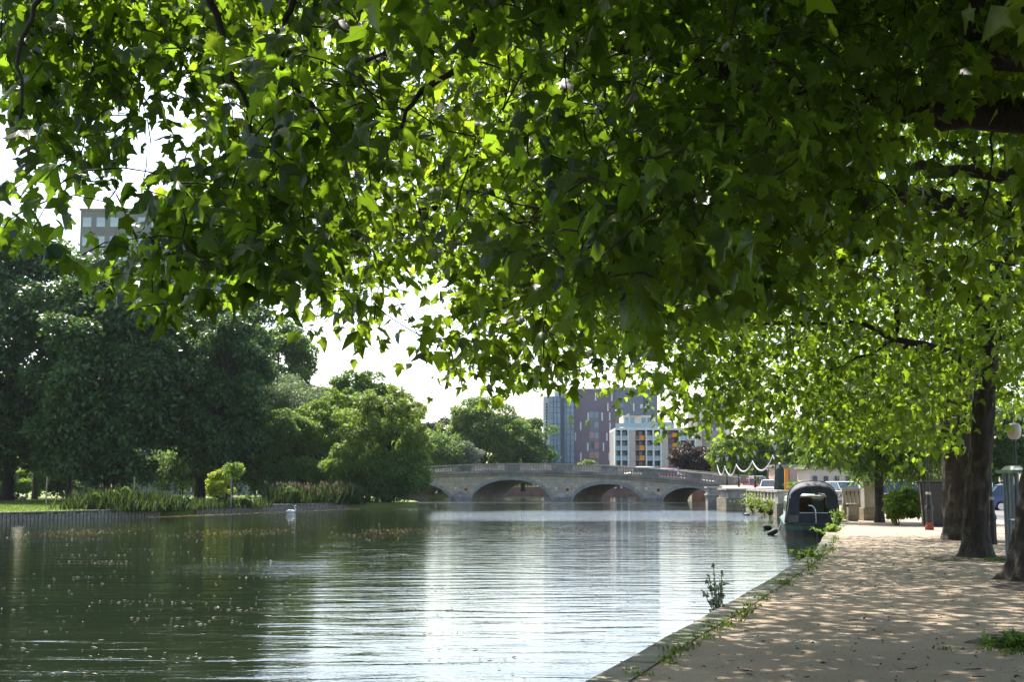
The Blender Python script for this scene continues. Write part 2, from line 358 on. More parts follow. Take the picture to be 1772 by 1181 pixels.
# right bank: river edge x for each y
QY = [-40, 0, 10.7, 13.6, 17.8, 23.8, 31.5, 40, 47, 55, 66, 72, 84, 96, 107, 120, 135, 156, 175, 300]
QX = [-11, -2.4, .53, 1.45, 2.85, 4.75, 7.1, 9.3, 11.1, 13.6, 15.8, 16.6, 17.0, 18.0, 18.9, 19.5, 21.5, 24.2, 26, 40]
def qx(y): return float(np.interp(y, QY, QX))
def gz(y): return float(np.interp(y, [0, 60, 100, 150, 200], [.6, .6, .95, 1.9, 1.9]))
def rx(y): return float(np.interp(y, [-40, 20, 50, 75, 110, 160, 300], [10, 15.5, 19.8, 21.5, 22.6, 27.5, 42]))
ST = [-40, -20, -8, 0, 5] + [8 + i*1.5 for i in range(30)] + [56, 60, 66, 72, 78, 84, 90, 96, 102, 107, 115, 120, 130, 140, 150, 160, 175, 200, 300]
rnd = random.Random(5)
wob = {y: (rnd.uniform(-.025, .025)) for y in ST}
def strip(fa, fb, dz=0, side=None):
    mb = MB(); vs = []; fs = []
    for y in ST:
        z = gz(y) + dz; vs += [(fa(y), y, z), (fb(y), y, z)]
    for i in range(len(ST)-1): fs.append((2*i, 2*i+1, 2*i+3, 2*i+2))
    mb.add(vs, fs)
    if side:       # vertical face on the fa side down to side
        n = len(vs); v2 = [(fa(y), y, side) for y in ST]; mb.add(v2 + [(fa(y), y, gz(y)+dz) for y in ST], [(i, i+1, len(ST)+i+1, len(ST)+i) for i in range(len(ST)-1)])
    return mb
struct('quay_edge', strip(lambda y: qx(y)+wob[y], lambda y: qx(y)+.34, .012, -1.2), 'coping')
struct('path', strip(lambda y: qx(y)+.30, lambda y: rx(y)), 'path')
struct('kerb', strip(lambda y: rx(y)-.02, lambda y: rx(y)+.15, .03, 0), 'paving')
struct('road', strip(lambda y: rx(y)+.14, lambda y: rx(y)+9, -.09), 'asphalt')
struct('pavement', strip(lambda y: rx(y)+9, lambda y: rx(y)+14, .02, 0), 'paving')
struct('ground', strip(lambda y: rx(y)+13.9, lambda y: 1400, -.03), 'lawn')
# coping joints
mb = MB(); y = 4.0
while y < 50:
    x = qx(y); a = math.atan2(qx(y+.5)-x, .5); mb.box((x+.16, y, gz(y)+.011), (.32, .014, .006), -a*0.9); y += 1.15
struct('coping_joint', mb, 'dark')
# left bank
LB = [(-60, -60), (-38, 0), (-34, 50), (-29.5, 76.7), (-23.4, 88.8), (-24.6, 91.2), (-22.6, 95.5), (-14.2, 115), (-10.6, 118.5), (-8.6, 123), (-9.6, 131), (-12.5, 142), (-13.5, 168), (-16, 185), (-19, 230), (-30, 420), (-1400, 420), (-1400, -60)]
mb = MB(); n = len(LB); mb.add([(x, y, .46) for x, y in LB], [tuple(range(n))]); mb.add([(x, y, -1.2) for x, y in LB] + [(x, y, .46) for x, y in LB], [(i, (i+1) % n, n+(i+1) % n, n+i) for i in range(n)])
struct('lawn', mb, 'lawn')
# bank closing the river far away
struct('far_bank', MB().prism([(-1400, 300), (1400, 300), (1400, 2500), (-1400, 2500)], -1, 1.0), 'lawn')
# timber revetment on the left bank : vertical boards and a cap rail
def revetment(pts, label):
    t = thing('timber_revetment', label, 'bank revetment', (pts[0][0], pts[0][1], 0), 0)
    b = MB(); c = MB(); rg = random.Random(int(pts[0][1]))
    for (x0, y0), (x1, y1) in zip(pts, pts[1:]):
        L = math.hypot(x1-x0, y1-y0); a = math.atan2(y1-y0, x1-x0); k = int(L/.3)
        for i in range(k):
            f = (i+.5)/k; h = rg.uniform(-.11, .05)
            b.box((x0+(x1-x0)*f + .09*math.sin(a), y0+(y1-y0)*f - .09*math.cos(a), -.1+h/2), (.24, .09, 1.05+h), a)
        c.box(((x0+x1)/2 - .0*math.sin(a), (y0+y1)/2, .475), (L, .26, .07), a)
    b.build('boards', 'timber', t, world=True); c.build('cap_rail', 'timber', t, world=True)
revetment([(-34, 50), (-29.5, 76.7), (-23.4, 88.8)], 'weathered vertical timber boards holding the lawn edge at the far left waterline')
revetment([(-22.6, 95.5), (-14.2, 115)], 'low timber boarding at the waterline below the pink flowered reeds')
# tree pits
def pit(x, y, r, name='tree_pit'):
    rg = random.Random(int(x*10)); p = [(x+r*1.2*rg.uniform(.72, 1.1)*math.cos(a*.1745), y+r*1.5*rg.uniform(.72, 1.1)*math.sin(a*.1745)) for a in range(36)]
    tag(MB().prism(p, gz(y)-.05, gz(y)+.008).build(name, 'soil'), kind='structure')
for x, y, r in ((8.35, 20.5, .8), (9.9, 28.3, 1.0), (5.55, 13.4, .8), (12.2, 37, .9)): pit(x, y, r)
# ================================================================== BRIDGE
BL = Vector((-10.9, 172, 0)); BRt = Vector((23.5, 155, 0)); Lb = (BRt-BL).length; bu = (BRt-BL)/Lb; ba = math.atan2(bu.y, bu.x)
def sb(px):        # distance along the bridge face seen at photo column px
    k = (px-886)/F*1.0057; return (k*BL.y - BL.x)/(bu.x - k*bu.y)
SC = sb(886); EXT = 34.0
ztop = lambda s: 4.62 - .0021*(s-SC)**2
bridge = thing('stone_bridge', 'old grey stone arch bridge with a balustraded parapet crossing the river', 'bridge', BL, ba)
s0, s1 = SC-EXT, Lb+3
DEP = 9.0
arches = [(sb(816), sb(954), 2.55), (sb(989), sb(1109), 2.02), (sb(1143), sb(1234), 1.62)]
cw = sb(954)-sb(816)
a1r = sb(781); arches += [(a1r-8.9, a1r, 2.0), (a1r-8.9-2.6-7, a1r-8.9-2.6, 1.6)]
def soffit(s, grow=0):
    for a, b, c in arches:
        a2, b2, c2 = a-grow, b+grow, c+grow
        if a2 <= s <= b2:
            u = (s-(a2+b2)/2)/((b2-a2)/2); return -.25 + (c2+.25)*max(0, 1-abs(u)**2.1)**.55
    return None
ss = sorted(set([s0 + i*(s1-s0)/220 for i in range(221)] + [a+e for a, b, c in arches for e in (-.001, .001)] + [b+e for a, b, c in arches for e in (-.001, .001)] +
                [a+(b-a)*q for a, b, c in arches for q in (.005, .015, .03, .06, .1, .15, .85, .9, .94, .97, .985, .995)]))
w = MB(); vs = []
cor = lambda s: ztop(s)-1.22
for s in ss:
    z = soffit(s); z = -1.0 if z is None else z
    for yy in (0, DEP): vs += [(s, yy, z), (s, yy, cor(s))]
fs = []
for i in range(len(ss)-1):
    a = 4*i; b = a+4; fs += [(a, b, b+1, a+1), (a+3, b+3, b+2, a+2), (a+1, b+1, b+3, a+3), (a+2, b+2, b, a)]
w.add(vs, fs); w.build('spandrel_wall', 'stone', bridge)
for a, b, c in arches:      # ring of voussoirs, slightly proud
    r = MB(); vs = []; k = 40
    for i in range(k+1):
        u = -1 + 2*i/k; u = math.sin(u*math.pi/2)
        s = (a+b)/2 + u*(b-a)/2*.999; zi = soffit(s) or -.25
        g = .42; s2 = (a+b)/2 + u*((b-a)/2+g)*.999; zo = soffit(s2, g) or -.25
        vs += [(s, -.05, zi), (s2, -.05, min(zo, cor(s2)-.05)), (s, .3, zi-.004), (s2, .0, min(zo, cor(s2)-.05))]
    fs = []
    for i in range(k):
        q = 4*i; fs += [(q, q+4, q+5, q+1), (q+1, q+5, q+7, q+3), (q, q+2, q+6, q+4)]
    r.add(vs, fs); r.build('arch_ring', 'ring', bridge)
piers = [((arches[i][1]+arches[j][0])/2, arches[j][0]-arches[i][1]) for i, j in ((4, 3), (3, 0), (0, 1), (1, 2))]
for s, wd in piers:
    m_ = MB(); wd = wd*.98
    m_.prism([(s-wd/2, -.02), (s, -1.25), (s+wd/2, -.02)], -1.0, .42)
    m_.add([(s-wd/2, -.01, .42), (s, -1.25, .42), (s+wd/2, -.01, .42), (s, -.01, 1.15)], [(0, 1, 3), (1, 2, 3)])
    m_.build('cutwater', 'stone_dark', bridge)
    for dx, zz, mm in ((-.75, 1.5, 'white'), (.75, 1.35, 'rust')):
        MB().box((s+dx, -.03, zz), (.32, .05, .32)).build('depth_marker', mm, bridge)
def course(name, zf, h, proj, mm, y0=0.0):
    c = MB(); vs = []; k = 90
    for i in range(k+1):
        s = s0+(s1-s0)*i/k; z = zf(s); vs += [(s, y0-proj, z), (s, y0-proj, z+h), (s, y0+.45, z+h), (s, y0+.45, z)]
    fs = []
    for i in range(k):
        q = 4*i
        for j in range(4): fs.append((q+j, q+4+j, q+4+(j+1) % 4, q+(j+1) % 4))
    c.add(vs, fs + [(3, 2, 1, 0), (4*k, 4*k+1, 4*k+2, 4*k+3)]); return c.build(name, mm, bridge)
course('string_course', lambda s: cor(s)-.34, .10, .09, 'stone_dark')
course('cornice', lambda s: cor(s)+.002, .20, .26, 'stone_dark')
course('plinth_course', lambda s: cor(s)+.205, .16, .02, 'stone_dark')
course('coping_rail', lambda s: ztop(s)-.16, .16, .10, 'stone_pale')
# parapet: solid dies and baluster bays
dies = [(sb(784), sb(816)), (sb(875), sb(897)), (sb(955), sb(987)), (sb(1040), sb(1064)), (sb(1110), sb(1135)), (sb(1185), sb(1208)), (sb(1234), s1)]
dies = [(2*SC-b, 2*SC-a) for a, b in dies[2:6]][::-1] + dies
dies = [d for d in dies]; dies.sort()
balmesh = None
def die(a, b):
    d = MB(); k = 6; vs = []
    for i in range(k+1):
        s = a+(b-a)*i/k; vs += [(s, .0, cor(s)+.367), (s, .0, ztop(s)-.162), (s, .4, ztop(s)-.162), (s, .4, cor(s)+.367)]
    fs = [(4*i+j, 4*i+4+j, 4*i+4+(j+1) % 4, 4*i+(j+1) % 4) for i in range(k) for j in range(4)] + [(3, 2, 1, 0), (4*k, 4*k+1, 4*k+2, 4*k+3)]
    d.add(vs, fs); return d.build('parapet_pier', 'stone_dark', bridge)
for a, b in dies: die(a, b)
edges = [s0] + [q for d in dies for q in d]
for i in range(0, len(edges)-1, 2):
    a, b = edges[i], edges[i+1]
    if b-a < .5: continue
    bb = MB(); n = max(2, round((b-a)/.36)); 
    for k in range(n):
        s = a+(b-a)*(k+.5)/n; z0 = cor(s)+.36; z1 = ztop(s)-.155; h = z1-z0
        bb.lathe([(.10, 0), (.10, h*.08), (.05, h*.16), (.105, h*.42), (.05, h*.8), (.10, h*.92), (.10, h)], (s, .2, z0), 6)
    bb.build('balustrade', 'stone_pale', bridge)
# far parapet and roadway
rd = MB(); k = 40; vs = []
for i in range(k+1):
    s = s0+(s1-s0)*i/k; vs += [(s, .45, cor(s)+.21), (s, DEP-.4, cor(s)+.21), (s, DEP-.38, ztop(s)), (s, DEP, ztop(s)), (s, DEP, cor(s))]
rd.add(vs, [(5*i+j, 5*i+5+j, 5*i+6+j, 5*i+1+j) for i in range(k) for j in range(4)]); rd.build('roadway', 'stone_dark', bridge)
# river walls beyond the bridge
tag(MB().prism([(-2.5, 232), (34, 222), (36, 226), (-1, 240)], -1, 1.55).build('river_wall', 'redbrick'), 'low red brick river wall with pale coping seen through the middle arches', 'wall')
tag(MB().prism([(24.4, 165), (26.4, 215), (30, 215), (28, 165)], -1, 1.95).build('river_wall', 'wallstone'), 'pale mossy river wall seen through the right hand arch', 'wall')
tag(MB().prism([(23.0, 171), (24.8, 173), (28, 172), (28, 168)], -1, 1.6).build('river_wall', 'redbrick'), 'dark red brick abutment with pale pilaster under the right hand arch', 'wall')
tag(MB().prism([(-14, 196), (-7.0, 205), (-7.0, 232), (-2.5, 233), (-2.5, 260), (-20, 260)], -1, .7).build('river_island', 'lawn'), kind='structure')
# ================================================================== EMBANKMENT WALL (right, beyond the boat)
def pan(name, label, cat, pts, zb, zt, panels, m1='wallstone', m2='stone_pale'):
    t = thing(name, label, cat, (pts[0][0], pts[0][1], 0))
    (x0, y0), (x1, y1) = pts; L = math.hypot(x1-x0, y1-y0); a = math.atan2(y1-y0, x1-x0)
    t.rotation_euler = (0, 0, a)
    MB().box((L/2, .3, (zb-1)/2+.0), (L, .6, zb+1)).build('base_wall', m1, t)
    MB().box((L/2, .28, zb+.07), (L+.1, .74, .14)).build('string_course', m2, t)
    MB().box((L/2, .30, zt-.06), (L+.12, .5, .14)).build('coping', m2, t)
    h = zt-.13-(zb+.14); b = MB(); n = max(1, int(L/1.9))
    for i in range(n+1): MB().box((L*i/n, .3, zb+.14+h/2), (.42, .42, h)).build('pier', m2, t)
    for i in range(n):
        if panels:
            k = 5
            for j in range(k): b.box((L*(i+(j+1)/(k+1))/n, .3, zb+.14+h/2), (.14, .2, h))
            b.box((L*(i+.5)/n, .3, zb+.2), (L/n-.42, .24, .12))
        else: b.box((L*(i+.5)/n, .3, zb+.14+h/2), (L/n-.42, .3, h))
    b.build('balusters' if panels else 'panels', m2, t)
    return t
pan('embankment_wall', 'stone balustrade on the river embankment just beyond the moored boat', 'wall', [(18.5, 106.0), (17.0, 84.5)], .9, 1.7, True)
pan('embankment_wall', 'short stone balustrade behind the boat turning away from the river', 'wall', [(17.0, 84), (25.5, 84.5)], .85, 1.65, True)
t = thing('end_pier', 'square stone pier ending the balustrade beside the boat', 'pier', (16.95, 83.6, 0))
MB().box((0, 0, -.1), (1.05, 1.1, 2.0)).build('base', 'wallstone', t); MB().box((0, 0, 1.25), (.85, .9, .7)).build('shaft', 'stone_pale', t); MB().box((0, 0, 1.66), (1.0, 1.05, .12)).build('cap', 'stone_pale', t)
# round ended bastion
t = thing('stone_bastion', 'rounded stone landing bastion with a stepped ledge under the lamp posts', 'bastion', (19.2, 111.5, 0))
pr = lambda g: [(-1.7-g, -3.4-g), (1.6, -3.9-g), (3, 3), (-1.2-g, 3.2), (-1.9-g, 0)]
MB().prism(pr(.25), -1, .95).build('lower_wall', 'wallstone', t); MB().prism(pr(.05), .95, 1.6).build('parapet', 'stone_dark', t); MB().prism(pr(.2), 1.6, 1.74).build('coping', 'stone_pale', t)
t = thing('buttress', 'stone buttress with a pale cap where the bridge meets the embankment', 'buttress', (18.35, 122, 0))
MB().box((0, 0, .35), (1.2, 1.4, 2.7)).build('shaft', 'stone_dark', t); MB().box((0, 0, 1.1), (1.42, 1.6, .14)).build('band', 'stone_pale', t); MB().box((0, 0, 1.77), (1.4, 1.6, .14)).build('cap', 'stone_pale', t)
MB().prism([(-.5, .8), (5, .8), (6.8, 32), (5.0, 32.5)], -1, 1.7).build('return_wall', 'stone_dark', t)
# ================================================================== BUILDINGS
def hotel():
    Y = 262.0; x0, x1 = X(941, Y), X(1245, Y)
    k = Y/F*1.0057; zz = lambda py: Z(py, Y)
    t = thing('hotel_block', 'tall grey and purple clad block with a blue glass corner behind the bridge', 'hotel', (X(951, Y), Y, 1))
    M['clad'] = mat('violet grey cladding', (.15, .115, .145), .35, .2, var=.18, scale=.15)
    M['clad_grey'] = mat('slate grey cladding', (.15, .165, .21), .35, .2, var=.1, scale=.2)
    M['fin'] = mat('pale fin', (.50, .52, .55), .5, var=.05)
    M['peach'] = mat('peach curtain', (.42, .27, .22), .8, var=.2, scale=.5); M['cream'] = mat('cream render', (.58, .50, .40), .8, var=.06)
    M['orange'] = mat('orange panel', (.80, .27, .01), .5, var=.05); M['mullion'] = mat('mullion', (.05, .07, .10), .4)
    lx = lambda px: X(px, Y) - t.location.x; lz = lambda py: zz(py) - 1
    def bx(a, b, ta, bo, y0, y1): return MB().box(((lx(a)+lx(b))/2, (y0+y1)/2, (lz(ta)+lz(bo))/2), (lx(b)-lx(a), y1-y0, lz(ta)-lz(bo)))
    bx(992, 1064, 673, 846, 0, 16).build('main_wall', M['clad'], t)
    bx(1064, 1137, 673, 846, .6, 16.6).build('upper_wall', M['clad_grey'], t)
    bx(1070, 1100, 669, 673, 3, 9).build('roof_plant', M['clad_grey'], t)
    bx(960, 992, 673, 690, 2, 14).build('setback_storey', M['fin'], t)
    bx(951, 992, 687, 846, -1.2, 14).build('glass_corner', M['glass_blue'], t)
    f = bx(940, 951, 687, 846, -.6, 12).build('side_fin', M['fin'], t)
    g = MB(); 
    for i in range(9):
        z = lz(700+i*5.2); g.box((lx(945.5), -.66, z), (.28, .1, .34)); g.box((lx(945.5)+.1*(i % 2), -.66, z-.2), (.12, .1, .12))
    g.build('sign_lettering', 'dark', f)
    g = MB()
    for i in range(1, 14): g.box(((lx(951)+lx(992))/2, -1.22, lz(687+i*9.5)), (lx(992)-lx(951)-.1, .06, .09))
    for px in (957, 963, 979, 985.5): g.box((lx(px), -1.24, (lz(687)+lz(846))/2), (.1, .08, lz(687)-lz(846)))
    g.build('mullions', M['mullion'], t)
    bx(969, 976, 690, 846, -1.35, -1.1).build('glass_dark_strip', M['mullion'], t)  # dark vertical strip standing just proud of the glass
    # slit windows
    slits = [(1051, 698, 712), (1017, 715, 728), (1041, 714, 729), (1054, 714, 729), (1004, 731, 745), (1054.5, 731, 746), (995, 749, 763), (1049, 749, 764), (1059, 749, 764), (1016, 767, 781), (1043, 767, 781), (1004, 784, 798), (1053, 784, 798), (1058, 681, 694), (1030, 681, 693), (1096, 698, 712)]
    s0_ = MB().box((0, 0, 0), (.26, .08, 1.6)).build('slit_window', 'white', t); s0_.location = (lx(slits[0][0]), -.03, lz(705))
    for px, a, b in slits[1:]:
        o = part(s0_, t, (lx(px), -.03 if px < 1064 else .57, lz((a+b)/2)))
    for i in range(6):   # the middle bay
        ya = 713+i*17.5
        o = bx(1019, 1026.5, ya, ya+11, -.06, .1).build('window', 'glass' if i in (1, 3) else M['peach'] if i > 1 else 'glass_blue', t)
        o = bx(1027.5, 1035, ya, ya+11, -.06, .1).build('window', M['peach'] if i > 2 else 'glass_blue', t)
        bx(1019, 1035, ya+11.6, ya+16.5, -.05, .1).build('spandrel_panel', M['clad_grey'], t)
    for a, b, c, d in ((1064, 1070, 699, 705), (1072, 1078, 699, 705), (1064, 1070, 716, 723), (1072, 1078, 716, 723), (1107, 1112, 700, 707), (1117, 1122, 700, 707), (1064, 1078, 725, 733)):
        bx(a, b, c, d, .5, .7).build('window', 'white' if a > 1100 else M['peach'] if a == 1064 else 'glass_blue', t)
    bx(1113, 1115.5, 686, 720, .52, .7).build('dark_joint', M['mullion'], t)
hotel()
def flats():
    Y = 226.0
    t = thing('balcony_flats', 'cream and white apartment building with orange balcony panels beside the grey block', 'apartment building', (X(1062, Y), Y, 1))
    M['teal'] = mat('balcony glass', (.35, .48, .50), .15, var=.1, spec=.8); M['shade_in'] = mat('balcony interior', (.30, .27, .24), .8)
    lx = lambda px: X(px, Y) - t.location.x; lz = lambda py: Z(py, Y) - 1
    def bx(a, b, ta, bo, y0, y1): return MB().box(((lx(a)+lx(b))/2, (y0+y1)/2, (lz(ta)+lz(bo))/2), (lx(b)-lx(a), y1-y0, lz(ta)-lz(bo)))
    bx(1063, 1252, 745, 846, 1.6, 13).build('back_wall', M['shade_in'], t)
    bx(1080, 1136, 718, 742, 3, 12).build('penthouse', M['cream'], t)
    bx(1090, 1108, 714, 717.5, 2.4, 12.5).build('penthouse_roof', 'grey', t)
    for a, b in ((1082, 1089), (1092, 1099), (1112, 1119), (1122, 1129)): bx(a, b, 722, 732, 2.9, 3.1).build('window', 'glass_blue', t)
    bx(1063, 1204, 741, 745, -.2, 13).build('terrace_slab', 'white', t)
    bx(1064, 1110, 733, 740, .1, .2).build('terrace_railing', M['teal'], t); bx(1110.5, 1165, 731, 740, .1, .2).build('terrace_railing', M['teal'], t)
    rows = [745, 762.5, 780, 797.5, 815, 832.5]
    for a, b in ((1062, 1064.5), (1072, 1074.5), (1084, 1087), (1115, 1117.5), (1127, 1130), (1140, 1143), (1172, 1175), (1186, 1189), (1199, 1202)):
        bx(a, b, 745, 846, -.3, 1.7).build('column', 'white', t)
    for a, b, m_ in ((1087, 1098, 'cream'), (1143, 1154, 'cream'), (1202, 1212, 'cream')): bx(a, b, 744.5, 846, -.1, 1.8).build('wall_panel', M[m_], t)
    bx(1098, 1104, 745, 846, 1.0, 1.9).build('brick_wall', 'redbrick', t); bx(1154, 1165, 740, 846, .3, 1.9).build('brick_wall', 'redbrick', t)
    for i, y in enumerate(rows[:-1]):
        for a, b in ((1064.5, 1072), (1074.5, 1084), (1117.5, 1127), (1130, 1140), (1175, 1186), (1189, 1199)):
            bx(a+.6, b-.6, y+2, y+8, 1.45, 1.62).build('window', 'glass_blue' if (i+int(a)) % 3 else M['teal'], t)
            bx(a, b, y+9.5, y+16, -.05, .05).build('balcony_rail', M['teal'], t)
            bx(a, b, y+16.2, y+17.6, -.15, 1.6).build('balcony_slab', 'white', t)
        bx(1098, 1104, y+9, y+16, -.2, .9).build('balcony_box', M['clad'], t)
        bx(1104.3, 1113, y+9, y+17, -.35, .1).build('orange_panel', M['orange'], t)
        bx(1105, 1111, y+1, y+7.5, 1.4, 1.62).build('window', 'white', t)
        bx(1161, 1169, y+5, y+12, -.35, .1).build('orange_panel', M['orange'], t) if i < 3 else None
        bx(1154, 1161, y+7, y+14, -.3, .3).build('balcony_box', M['clad'], t)
        bx(1097.5, 1113, y+16.5, y+17.4, -.5, 1.5).build('balcony_slab', 'cream' if 'cream' in M else 'white', t)
flats()
def simple_block(name, label, cat, Y, a, b, ta, depth, m_, rows, cols, wm, mark=None):
    t = thing(name, label, cat, (X((a+b)/2, Y), Y, .5)); w_ = X(b, Y)-X(a, Y); h = Z(ta, Y)-.5
    MB().box((0, depth/2, h/2), (w_, depth, h)).build('wall', m_, t)
    MB().box((0, depth/2, h+.15), (w_+.4, depth+.4, .3)).build('parapet', 'stone_dark', t)
    ww = w_/cols; hh = 3.0
    first = None
    for i in range(rows):
        for j in range(cols):
            loc = (-w_/2+ww*(j+.5), -.03, h-1.9-i*hh)
            if first is None:
                first = MB().box((0, 0, 0), (ww*.62, .1, 1.5)).build('window', wm, t); first.location = loc
            else: part(first, t, loc)
    return t
M['concrete'] = mat('office concrete', (.22, .205, .19), .85, var=.12, scale=.4)
M['winlight'] = mat('office window', (.42, .46, .50), .2, var=.2, scale=.3, spec=1)
t = simple_block('office_tower', 'grey concrete office tower showing its top storeys above the chestnut trees', 'office tower', 205, 132, 348, 364, 14, M['concrete'], 3, 9, M['winlight'])
simple_block('office_wing', 'lower grey wing to the right of the concrete office tower', 'office wing', 208, 349, 428, 408, 10, M['concrete'], 4, 4, 'glass_blue')
simple_block('dark_block', 'dark brick block with small white windows mostly hidden by plane leaves right of the flats', 'apartment building', 250, 1205, 1262, 703, 14, M['clad'], 4, 4, 'white')
# low buildings beyond the road on the right
M['pinkwall'] = mat('pink render', (.48, .33, .26), .85, var=.1)
t = thing('kiosk', 'small pinkish cafe building with orange doorway behind the parked cars', 'kiosk', (X(1372, 128), 128, 1.0))
MB().box((0, 2, 1.35), (3.6, 4, 2.7)).build('wall', M['pinkwall'], t); MB().box((0, 2, 2.8), (4.0, 4.4, .22)).build('roof', 'stone_dark', t)
MB().box((-1.0, -.04, 1.3), (.5, .1, 2.5)).build('door', M['orange'], t); MB().box((.7, -.04, 1.4), (1.1, .1, .8)).build('window', 'dark', t)
M['tentgreen'] = mat('dark green canvas', (.012, .035, .028), .8)
t = thing('closed_parasol', 'tall closed dark green parasol beside the kiosk', 'parasol', (X(1345, 122), 122, 1.0))
MB().lathe([(.03, 0), (.03, .6)]).build('pole', 'grey', t); MB().lathe([(.55, .5), (.62, .9), (.5, 1.8), (.36, 2.5), (.08, 2.9)], seg=9).build('canopy', M['tentgreen'], t)
t = thing('gate_pillar', 'slim orange banner pillar between parasol and kiosk', 'pillar', (X(1355, 119), 119, 1.0))
MB().box((0, 0, 1.2), (.26, .2, 2.4)).build('banner', M['orange'], t); MB().lathe([(.05, 0), (.05, 2.6)], (.3, 0, 0)).build('post', 'grey', t)
for i, (a, b, ta, Y, lb) in enumerate(((1395, 1470, 812, 118, 'long low cream building behind the boat canopy'), (1585, 1640, 818, 108, 'low pale stone lodge behind the black bin'))):
    t = thing('lodge', lb, 'lodge', (X((a+b)/2, Y), Y, .9)); w_ = X(b, Y)-X(a, Y); h = Z(ta, Y)-.9
    MB().box((0, 2.5, h/2), (w_, 5, h)).build('wall', M['cream'], t); MB().box((0, 2.5, h+.1), (w_+.5, 5.5, .2)).build('roof', 'stone_dark', t)
    for j in range(4): MB().box((-w_/2+w_*(j+.5)/4, -.03, h*.55), (w_/10, .1, h*.4)).build('window', 'glass', t)
# ================================================================== PLANE TREES OVER THE PATH
def smooth_path(pts, k=5):
    pts = [Vector(p) for p in pts]; out = []
    q = [pts[0]*2-pts[1]] + pts + [pts[-1]*2-pts[-2]]
    for i in range(1, len(q)-2):
        for j in range(k):
            u = j/k; a, b, c, d = q[i-1], q[i], q[i+1], q[i+2]
            out.append(.5*((2*b)+(c-a)*u+(2*a-5*b+4*c-d)*u*u+(3*b-a-3*c+d)*u**3))
    out.append(pts[-1]); return out
class Skel:
    def __init__(s, seed): s.mb = MB(); s.tr = MB(); s.P = []; s.Rr = []; s.rg = random.Random(seed)
    def limb(s, pts, r0, r1, wig=.05, seg=10, trunk=False, k=5, rough=.0, prof=None):
        pts = smooth_path(pts, k); n = len(pts); rg = s.rg; out = []
        for i, p in enumerate(pts):
            e = min(1, i/3)*wig
            out.append(p + Vector((rg.uniform(-e, e), rg.uniform(-e, e), rg.uniform(-e, e))))
        rad = [prof(i/(n-1)) if prof else r0+(r1-r0)*(i/(n-1))**.8 for i in range(n)]
        if trunk:
            d2 = []; r2 = []
            for i in range(len(out)-1):
                for q in range(3): d2.append(out[i]+(out[i+1]-out[i])*(q/3)); r2.append(rad[i]+(rad[i+1]-rad[i])*q/3)
            s.tr.trunk(d2, r2, 36, rg, rg.choice((4, 5)), .55 if rough > .055 else .10)
        else: s.mb.tube(out, rad, seg, rough=rough, rng=rg)
        st = 0 if not trunk else n//2
        for p, r in zip(out[st:], rad[st:]): s.P.append(tuple(p)); s.Rr.append(r)
    def attach(s, T, rend=.006, maxr=.05, up=.25, seg=5):
        A = np.array(s.P); T = np.array(T); d = np.linalg.norm(A-T, axis=1) + np.maximum(0, T[2]-A[:, 2])*.0 + np.maximum(0, .2-np.array(s.Rr))*1.0
        i = int(np.argmin(d)); a = A[i]; L = np.linalg.norm(T-a)
        if L < .08: return
        r0 = min(s.Rr[i]*.55, maxr, .006 + L*.008); n = max(3, min(9, int(L/.35)+2)); rg = s.rg; pts = []
        for j in range(n+1):
            u = j/n; p = a+(T-a)*u; p = p + np.array((0, 0, up*L*u*(1-u)))
            e = .07*L*math.sin(math.pi*u)*1.2
            if 0 < j < n: p = p + np.array([rg.uniform(-e, e) for _ in range(3)])
            pts.append(p)
        rad = [r0+(rend-r0)*j/n for j in range(n+1)]
        s.mb.tube(pts, rad, seg if r0 > .015 else 4, cap=False)
        for p, r in list(zip(pts, rad))[1:]: s.P.append(tuple(p)); s.Rr.append(r)
NG = """666666666666666666666666666666
887764455444334455666666666666
887654224222112234556666666555
897542222111001123455566666544
897512222110001123445566554433
665300113221001224455666664333
035400223221111223445566611111
025511224210001234455666711111
511543345110001235566677710000
401255565320001235667777711111
002366466310012356788862000000
000245165000000024667740000000
000023000000000001333110000000"""
MG = """333333333333333333333333333333
441224455555555555554444444433
331233455555555555555444444433
221123455555555555554444444433
111001455555555555554444444433
111000145555555555554444411111
000000356665555555555544411111
000000466665556555555544411111
000001566665434566655544411111
000001256764434566665544444433
000000235675345666665544333333
000000013551145666676543222222
000000000462014555555420000000
000000000020466654210000000000
000000000000146520000000000000"""
FG = """000000000000223344555555555555
000000000000223344555555555555
000000000000334455666666666666
000000000000334455666666666666
000000000000334455666666666666
000000000000334455666666666666
000000000000334455666666666666
000000000000334455666666666666
000000000000345566777777777777
000000000000345566777777777777
000000000000345566777777777777
000000000000024466888888888888
000000000000002457889999999999
000000000000000234578999999999
000000000000000011257999999999
000000000000000000136899999999
000000000000000000001346777533"""
OUT = {k: [] for k in 'ABCDEF'}       # clumps: centre, n leaves, leaf size, spread, kind
def owner(p):
    if p.y < 12.5: return 'A'
    if p.y < 23.5: return 'B'
    if p.y < 32: return 'C'
    if p.y < 45: return 'D'
    return 'E'
CLEAR = [(168, 225, 245, 335, 99), (0, 245, 42, 330, 99), (128, 350, 205, 420, 99), (222, 358, 300, 402, 99), (425, 445, 462, 520, 99), (650, 520, 720, 620, 99), (1650, 655, 1735, 1000, 29.5), (1615, 765, 1660, 1000, 40), (1722, 705, 1800, 850, 44), (1590, 790, 1630, 930, 55), (1225, 765, 1352, 860, 200), (1040, 700, 1130, 790, 200)]
